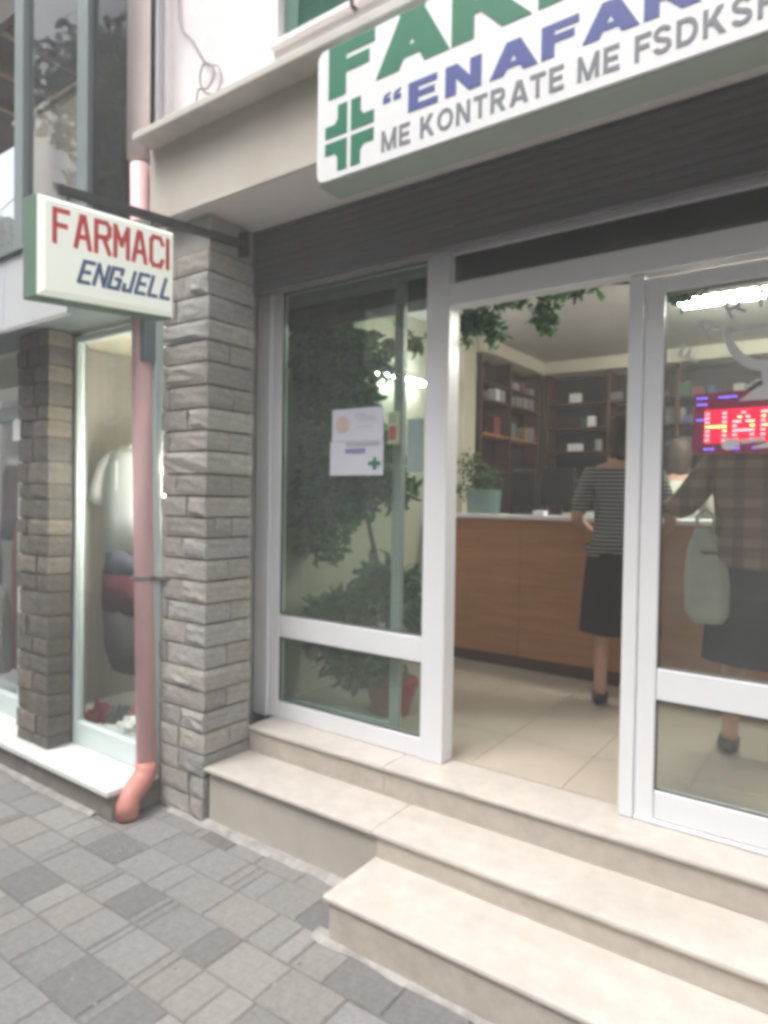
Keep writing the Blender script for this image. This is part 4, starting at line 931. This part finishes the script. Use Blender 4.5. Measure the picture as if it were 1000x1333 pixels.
# wire loop
mb = MB(); wp = [P3(-2.45,1.862,2.6), P3(-2.447,1.855,2.07), P3(-2.36,1.86,1.93), P3(-2.27,1.86,1.80), P3(-2.19,1.85,1.76), P3(-2.165,1.85,1.70), P3(-2.20,1.85,1.655), P3(-2.27,1.85,1.68), P3(-2.30,1.85,1.74), P3(-2.27,1.84,1.785), P3(-2.22,1.84,1.77), P3(-2.20,1.84,1.72), P3(-2.24,1.84,1.68), P3(-2.31,1.85,1.70), P3(-2.33,1.85,1.60), P3(-2.34,1.86,1.48)]
def smooth_pts(p, n=5):
    out = []
    for i in range(len(p)-1):
        p0, p1, p2_, p3 = p[max(i-1,0)], p[i], p[i+1], p[min(i+2,len(p)-1)]
        for k in range(n):
            t = k/n; out.append(.5*((2*p1) + (p2_-p0)*t + (2*p0-5*p1+4*p2_-p3)*t*t + (3*p1-p0-3*p2_+p3)*t**3))
    return out + [p[-1]]
tag(mb.tube(smooth_pts(wp), .0042, 6).build('loose_cable', 'cable', smooth=True), 'loose grey cable looped on the bright upper wall', 'cable')

# ------------------------------------------------------------------ clothes shop on the left
cs_ = thing('clothes_shop', 'clothes shop front left of the pillar with pale mint window frames', 'shop', (-3,1.9,-1.21))
MB().box(-6.0, -2.442, 1.535, 2.9, -1.232, -1.208, .006).build('sill', 'lavender_sill', cs_)
MB().box(-6.0, -2.445, 1.560, 2.9, G, -1.233, .006).build('kerb', 'kerb', cs_)
def cf(x0,x1,z0,z1,y0=1.750,y1=1.79,name='frame_bar'): return B(name, 'mint', cs_, x0,x1,y0,y1,z0,z1,.003)
cf(-3.150,-3.055,-1.206,.745); cf(-3.053,-2.50,-1.206,-1.10); cf(-3.053,-2.50,.715,.745); cf(-2.498,-2.445,-1.206,.745)
B('pane', 'glass_bay', cs_, -3.053, -2.50, 1.770, 1.773, -1.098, .713, 0)
cf(-3.62,-3.58,-1.206,.745); cf(-4.6,-3.622,.385,.452); cf(-4.6,-3.622,-1.206,-1.10); cf(-3.578,-3.37,.70,.745); cf(-3.578,-3.37,.385,.452); cf(-3.578,-3.37,-1.206,-1.15); 
B('pane', 'glass_bay', cs_, -4.6, -3.37, 1.80, 1.803, -1.14, .74, 0)
B('dark_reveal', 'bay_metal', cs_, -3.345, -3.152, 1.81, 1.86, -1.206, .75, 0)
B('room_wall', 'curtain', cs_, -6.0, -2.445, 2.75, 2.9, -1.206, .76, 0); B('room_wall', 'cream', cs_, -2.462, -2.4415, 1.9, 2.745, -1.206, .76, 0)
B('partition', 'curtain', cs_, -3.40, -3.345, 1.87, 2.74, -1.206, .76, 0); B('room_ceiling', 'cream', cs_, -6.0, -2.445, 1.80, 2.9, .765, .80, 0)
B('display_back', 'curtain', cs_, -3.34, -2.47, 2.32, 2.35, -1.1, .76, 0); B('display_floor', 'lavender_sill', cs_, -3.34, -2.465, 1.80, 2.31, -1.206, -1.12, 0)
B('roof_slab', 'concrete', cs_, -6.0, -2.49, 1.44, 3.0, .801, .99, 0); B('canopy_underside', 'bay_metal', cs_, -6.0, -2.45, 1.43, 1.80, .762, .799, 0)
xs = [-2.52,-3.02,-3.30,-3.9,-4.6,-6.0]
for a, b in zip(xs, xs[1:]): B('canopy_panel', 'canopy', cs_, b+.002, a-.002, 1.398, 1.425, .695, .998, .004)
B('coping', 'bay_metal', cs_, -6.0, -2.5, 1.38, 1.46, 1.0, 1.018, .003)
B('lintel_box', 'bay_metal', cs_, -2.497, -2.447, 1.70, 1.76, .56, .755, .003)
t = thing('spot_lamp', 'small lit spot lamp in the clothes shop window', 'lamp', (-2.95,2.2,.5)); B('arm', 'clip', t, -3.16,-3.15,2.22,2.31,.49,.50,.001)
MB().ball(P3(-3.155,2.21,.48), .012, .012, .012, 2).build('bulb', 'bulb', t); MB().ball(P3(-3.155,2.21,.53), .006, .006, .006, 2).build('bulb', 'bulb', t)
cw = bpy.data.lights.new('shop_window_fill', 'POINT'); cw.energy = 24; cw.color = (1,.95,.85); cw.shadow_soft_size = .10
co = bpy.data.objects.new('shop_window_fill', cw); C.objects.link(co); co.location = P3(-2.56,1.90,.05)  # unseen fill light added behind the pillar to brighten the shirt
# shirt
sh = thing('shirt', 'white short sleeved polo shirt on display in the clothes shop window', 'shirt', (-2.98,2.05,-.3))
c = P3(-3.02,2.0,0); E0 = EYE
MB().loft([(c.x,c.y,E0-.300*S,.255,.06,.05),(c.x,c.y,E0-.1*S,.245,.07,.04),(c.x,c.y,E0+.03*S,.24,.07,.03),(c.x,c.y,E0+.13*S,.235,.065,.01),(c.x,c.y,E0+.195*S,.17,.065,0),(c.x,c.y,E0+.225*S,.08,.05,0)], 32, 0, 6).build('shirt_body', 'shirt', sh, smooth=True)
for sx in (-1,1): MB().tube([c+Vector((sx*.13,0,.235)), c+Vector((sx*.225,0,.17)), c+Vector((sx*.275,-.01,.04)), c+Vector((sx*.315,-.01,-.045))], [.05,.065,.072,.078], 14).build('sleeve', 'shirt', sh, smooth=True)
MB().tube([c+Vector((0,-.055,.22)), c+Vector((-.05,-.02,.28)), c+Vector((0,.03,.305)), c+Vector((.05,-.02,.28)), c+Vector((0,-.055,.22))], .016, 8).build('collar', 'shirt', sh, smooth=True)
MB().obox(c+Vector((0,-.088,.2)), c+Vector((0,-.09,.02)), .03, .004, up=(0,1,0)).build('placket', 'shirt', sh)
sk = thing('trousers', 'slate and burgundy garment hanging below the white shirt', 'clothes', (-2.98,2.05,-.9))
MB().loft([(c.x-.02,c.y,E0-.42*S,.225,.07,.04),(c.x,c.y,E0-.285*S,.20,.06,.03)], 28, 0, 6).build('waist_part', 'denim', sk, smooth=True)
MB().loft([(c.x-.02,c.y,E0-.60*S,.235,.075,.05),(c.x-.02,c.y,E0-.41*S,.23,.073,.04)], 28, 0, 6, 1).build('middle_part', 'burgundy', sk, smooth=True)
MB().loft([(c.x+.03,c.y,E0-.90*S,.17,.06,.05),(c.x-.01,c.y,E0-.80*S,.215,.07,.05),(c.x-.02,c.y,E0-.59*S,.228,.073,.04)], 28, 0, 6, 2).build('lower_part', 'charcoal', sk, smooth=True)
r3 = random.Random(11)
dl_ = [('maroon','folded maroon garment at the left of the shop window floor'),('darkgreen','dark green folded cloth on the shop window floor'),('rust','rust coloured folded garment at the back of the window floor'),('shirt','small white folded cloth in front on the window floor'),('darkgreen','crumpled dark cloth nearest the pink pipe on the window floor'),('charcoal','charcoal crumpled garment in the middle of the window floor'),('maroon','maroon crumpled scarf behind the green cloth')]
for i, (mt, lb) in enumerate(dl_):
    p = P3(-3.02+.085*i, 1.86+.05*(i%3), -1.095)
    tag(MB().ball((p.x,p.y,p.z), r3.uniform(.06,.09), r3.uniform(.05,.08), r3.uniform(.04,.075), 3, .9, i*3.3).build('folded_garment', mt, smooth=False), lb, 'clothes')
# leftmost window goods
def dress(label, x, y, z0, z1, wd, mt, seed=0, top_mt=None):
    t = thing('garment', label, 'clothes', (x,y,z0)); q = P3(x,y,0); h = (z1-z0)*S; zb = EYE+z0*S
    MB().loft([(q.x,q.y,zb,wd*1.15,.07,.12),(q.x,q.y,zb+h*.5,wd*.95,.07,.08),(q.x,q.y,zb+h*.8,wd,.07,.03),(q.x,q.y,zb+h*.93,wd*.8,.05,0),(q.x,q.y,zb+h,wd*.3,.04,0)], 28, 0, 7, seed).build('garment_body', mt, t, smooth=True)
    if top_mt: MB().loft([(q.x,q.y,zb+h*.9,wd*1.02,.085),(q.x,q.y,zb+h*1.04,wd*.6,.07),(q.x,q.y,zb+h*1.08,wd*.3,.05)], 20).build('shoulder_wrap', top_mt, t, smooth=True)
dress('dark plum garment with white shoulders in the leftmost shop window', -4.00, 1.93, -.28, .20, .16, 'burgundy', 0, 'shirt')
dress('long rust coloured garment in the leftmost shop window', -3.86, 1.90, -1.0, -.14, .085, 'rust', 2)
dress('long red brown garment beside the rust one in the leftmost window', -3.98, 2.05, -.9, -.05, .10, 'maroon', 4)
dress('cream garment low at the left edge of the leftmost window', -4.08, 1.87, -1.05, -.55, .09, 'coat', 4)
dress('pale skirt hanging at the far left edge of the leftmost window', -4.25, 1.9, -.9, -.2, .08, 'grey_cloth', 3)
t = thing('strip_lamp', 'short bright vertical strip lamp in the leftmost shop window', 'lamp', (-3.74,1.86,-.1)); MB().tube([P3(-3.715,1.86,-.14), P3(-3.715,1.86,.03)], .012, 8).build('tube', 'tube_white', t); B('mount', 'white', t, -3.73,-3.70,1.872,1.882,-.15,.04,.001)
t = thing('price_card', 'small blank pale card hanging beside the brown pillar', 'card', (-3.38,1.70,.3)); B('card_sheet', 'paper_white', t, -3.40, -3.33, 1.618, 1.621, .25, .355, 0); B('tab', 'clip', t, -3.37,-3.36,1.6215,1.64,.35,.36,0)

# ------------------------------------------------------------------ glazed balcony above the clothes shop
gb = thing('glazed_balcony', 'glazed balcony with grey green metal posts above the clothes shop', 'balcony', (-2.9,1.7,1.02))
def post(x0, x1, y0=1.74, y1=1.80, z0=1.02, z1=4.8): return B('post', 'bay_metal', gb, x0, x1, y0, y1, z0, z1, .004)
post(-3.655,-3.565); post(-3.055,-2.965)
B('pane', 'glass_dark_tint', gb, -2.963, -2.70, 1.768, 1.772, 1.02, 4.8, 0)
B('pane', 'glass_bay', gb, -3.563, -3.057, 1.768, 1.772, 1.02, 4.8, 0)
B('parapet_board', 'bay_panel', gb, -4.0, -3.02, 1.92, 1.95, 1.02, 2.095, .003); MB().box(-4.02,-3.0,1.90,1.965,2.098,2.125,.004).build('handrail', 'bay_trim', gb)
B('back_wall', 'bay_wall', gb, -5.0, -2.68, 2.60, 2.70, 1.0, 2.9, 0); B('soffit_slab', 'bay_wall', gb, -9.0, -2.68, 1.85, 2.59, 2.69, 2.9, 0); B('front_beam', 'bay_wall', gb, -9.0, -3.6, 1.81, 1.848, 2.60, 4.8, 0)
for xx in (-4.9,-4.5,-4.1): B('rafter', 'bay_trim', gb, xx, xx+.05, 1.86, 2.55, 2.63, 2.688, .002)
B('hanging_bar', 'bay_metal', gb, -3.55, -3.51, 2.2, 2.24, 2.25, 2.68, .002); B('inner_wall', 'bay_wall', gb, -3.0, -2.68, 2.0, 2.05, 1.0, 4.8, 0)

# ------------------------------------------------------------------ street and trees
def tree(label, x, y, h, cr, n, seed, size=.16, lowz=2.2):
    t = bpy.data.objects.new('street_tree', None); C.objects.link(t); t.location = (x,y,0); t['label'] = label; t['category'] = 'tree'
    r = random.Random(seed)
    MB().tube([(x,y,0),(x+.05,y,h*.3),(x-.08,y+.05,h*.55),(x,y,h*.8)], [.17,.13,.10,.04], 10).build('trunk', 'bark', t, smooth=True)
    for i in range(7):
        an = r.uniform(0, math.tau); z0 = h*r.uniform(.35,.6); q = Vector((x+math.cos(an)*cr*.8, y+math.sin(an)*cr*.8, z0+cr*r.uniform(.2,.8)))
        MB().tube([(x,y,z0), Vector((x,y,z0)).lerp(q,.5)+Vector((0,0,.1)), q], [.06,.04,.015], 7).build('limb', 'bark', t)
    cl_ = []
    for i in range(16):
        v = Vector((r.gauss(0,1), r.gauss(0,1), r.gauss(0,.8))).normalized()*cr*r.uniform(.3,.95); cl_.append((x+v.x, y+v.y, max(lowz+.4, h*.68+v.z*.9), cr*.34, cr*.34, cr*.28))
    f = foliage('crown', 'leaf_dark', t, cl_, n, size, seed)
tree('leafy street tree reflected in the balcony and shop windows', -7.4, -1.6, 6.5, 2.1, 6500, 51)
tree('leafy street tree reflected in the left pharmacy window', -4.6, -2.2, 5.2, 1.7, 6000, 52, lowz=1.4)
tree('tall leafy unseen tree added to darken the reflection in the upper balcony glass', -10.6, -2.6, 12.5, 3.2, 9000, 57, .26)  # out-of-view crown added to block bright sky from the balcony reflection
tree('distant dark tree seen past the balcony at the left edge', -24, 11.2, 13.6, 2.4, 4500, 54, .3)
ob = thing('opposite_building', 'plain pale building across the street mirrored in the shop glass', 'building', (-4,-8,G))
MB().box(-20, 12, -9.5, -7.5, 0, 9.5, unit=False).build('wall', 'grimy', ob)  # out of view, made tall to shade the lower facade
for i in range(12):
    for zz in (1.0, 4.0, 7.0):
        x = -18.6 + i*2.5
        w1 = MB().box(x, x+1.2, -7.5, -7.44, zz, zz+1.5, unit=False).build('window', 'glass_dark', ob)
tag(MB().tube([(-40,14,13.2),(-20,9,9.4),(-4.3,2.9,4.6)], .012, 6).build('overhead_wire', 'cable'), 'thin dark overhead wire crossing the pale sky at the left edge', 'wire')

# ------------------------------------------------------------------ scattering volume standing in for a lens veil
hz = MB().box(-45, 25, -25, 30, -1.3, 16, unit=False).build('lens_veil', 'paper'); hz['kind'] = 'stuff'
hm = bpy.data.materials.new('lens_veil_volume'); hm.use_nodes = True; hn = hm.node_tree; hn.nodes.clear()
ho = hn.nodes.new('ShaderNodeOutputMaterial'); pvn = hn.nodes.new('ShaderNodeVolumePrincipled'); pvn.inputs['Density'].default_value = .015; pvn.inputs['Color'].default_value = (.92,.93,.95,1); pvn.inputs['Anisotropy'].default_value = .2
hn.links.new(pvn.outputs[0], ho.inputs['Volume']); hz.data.materials.clear(); hz.data.materials.append(hm)
sc.cycles.volume_bounces = 1
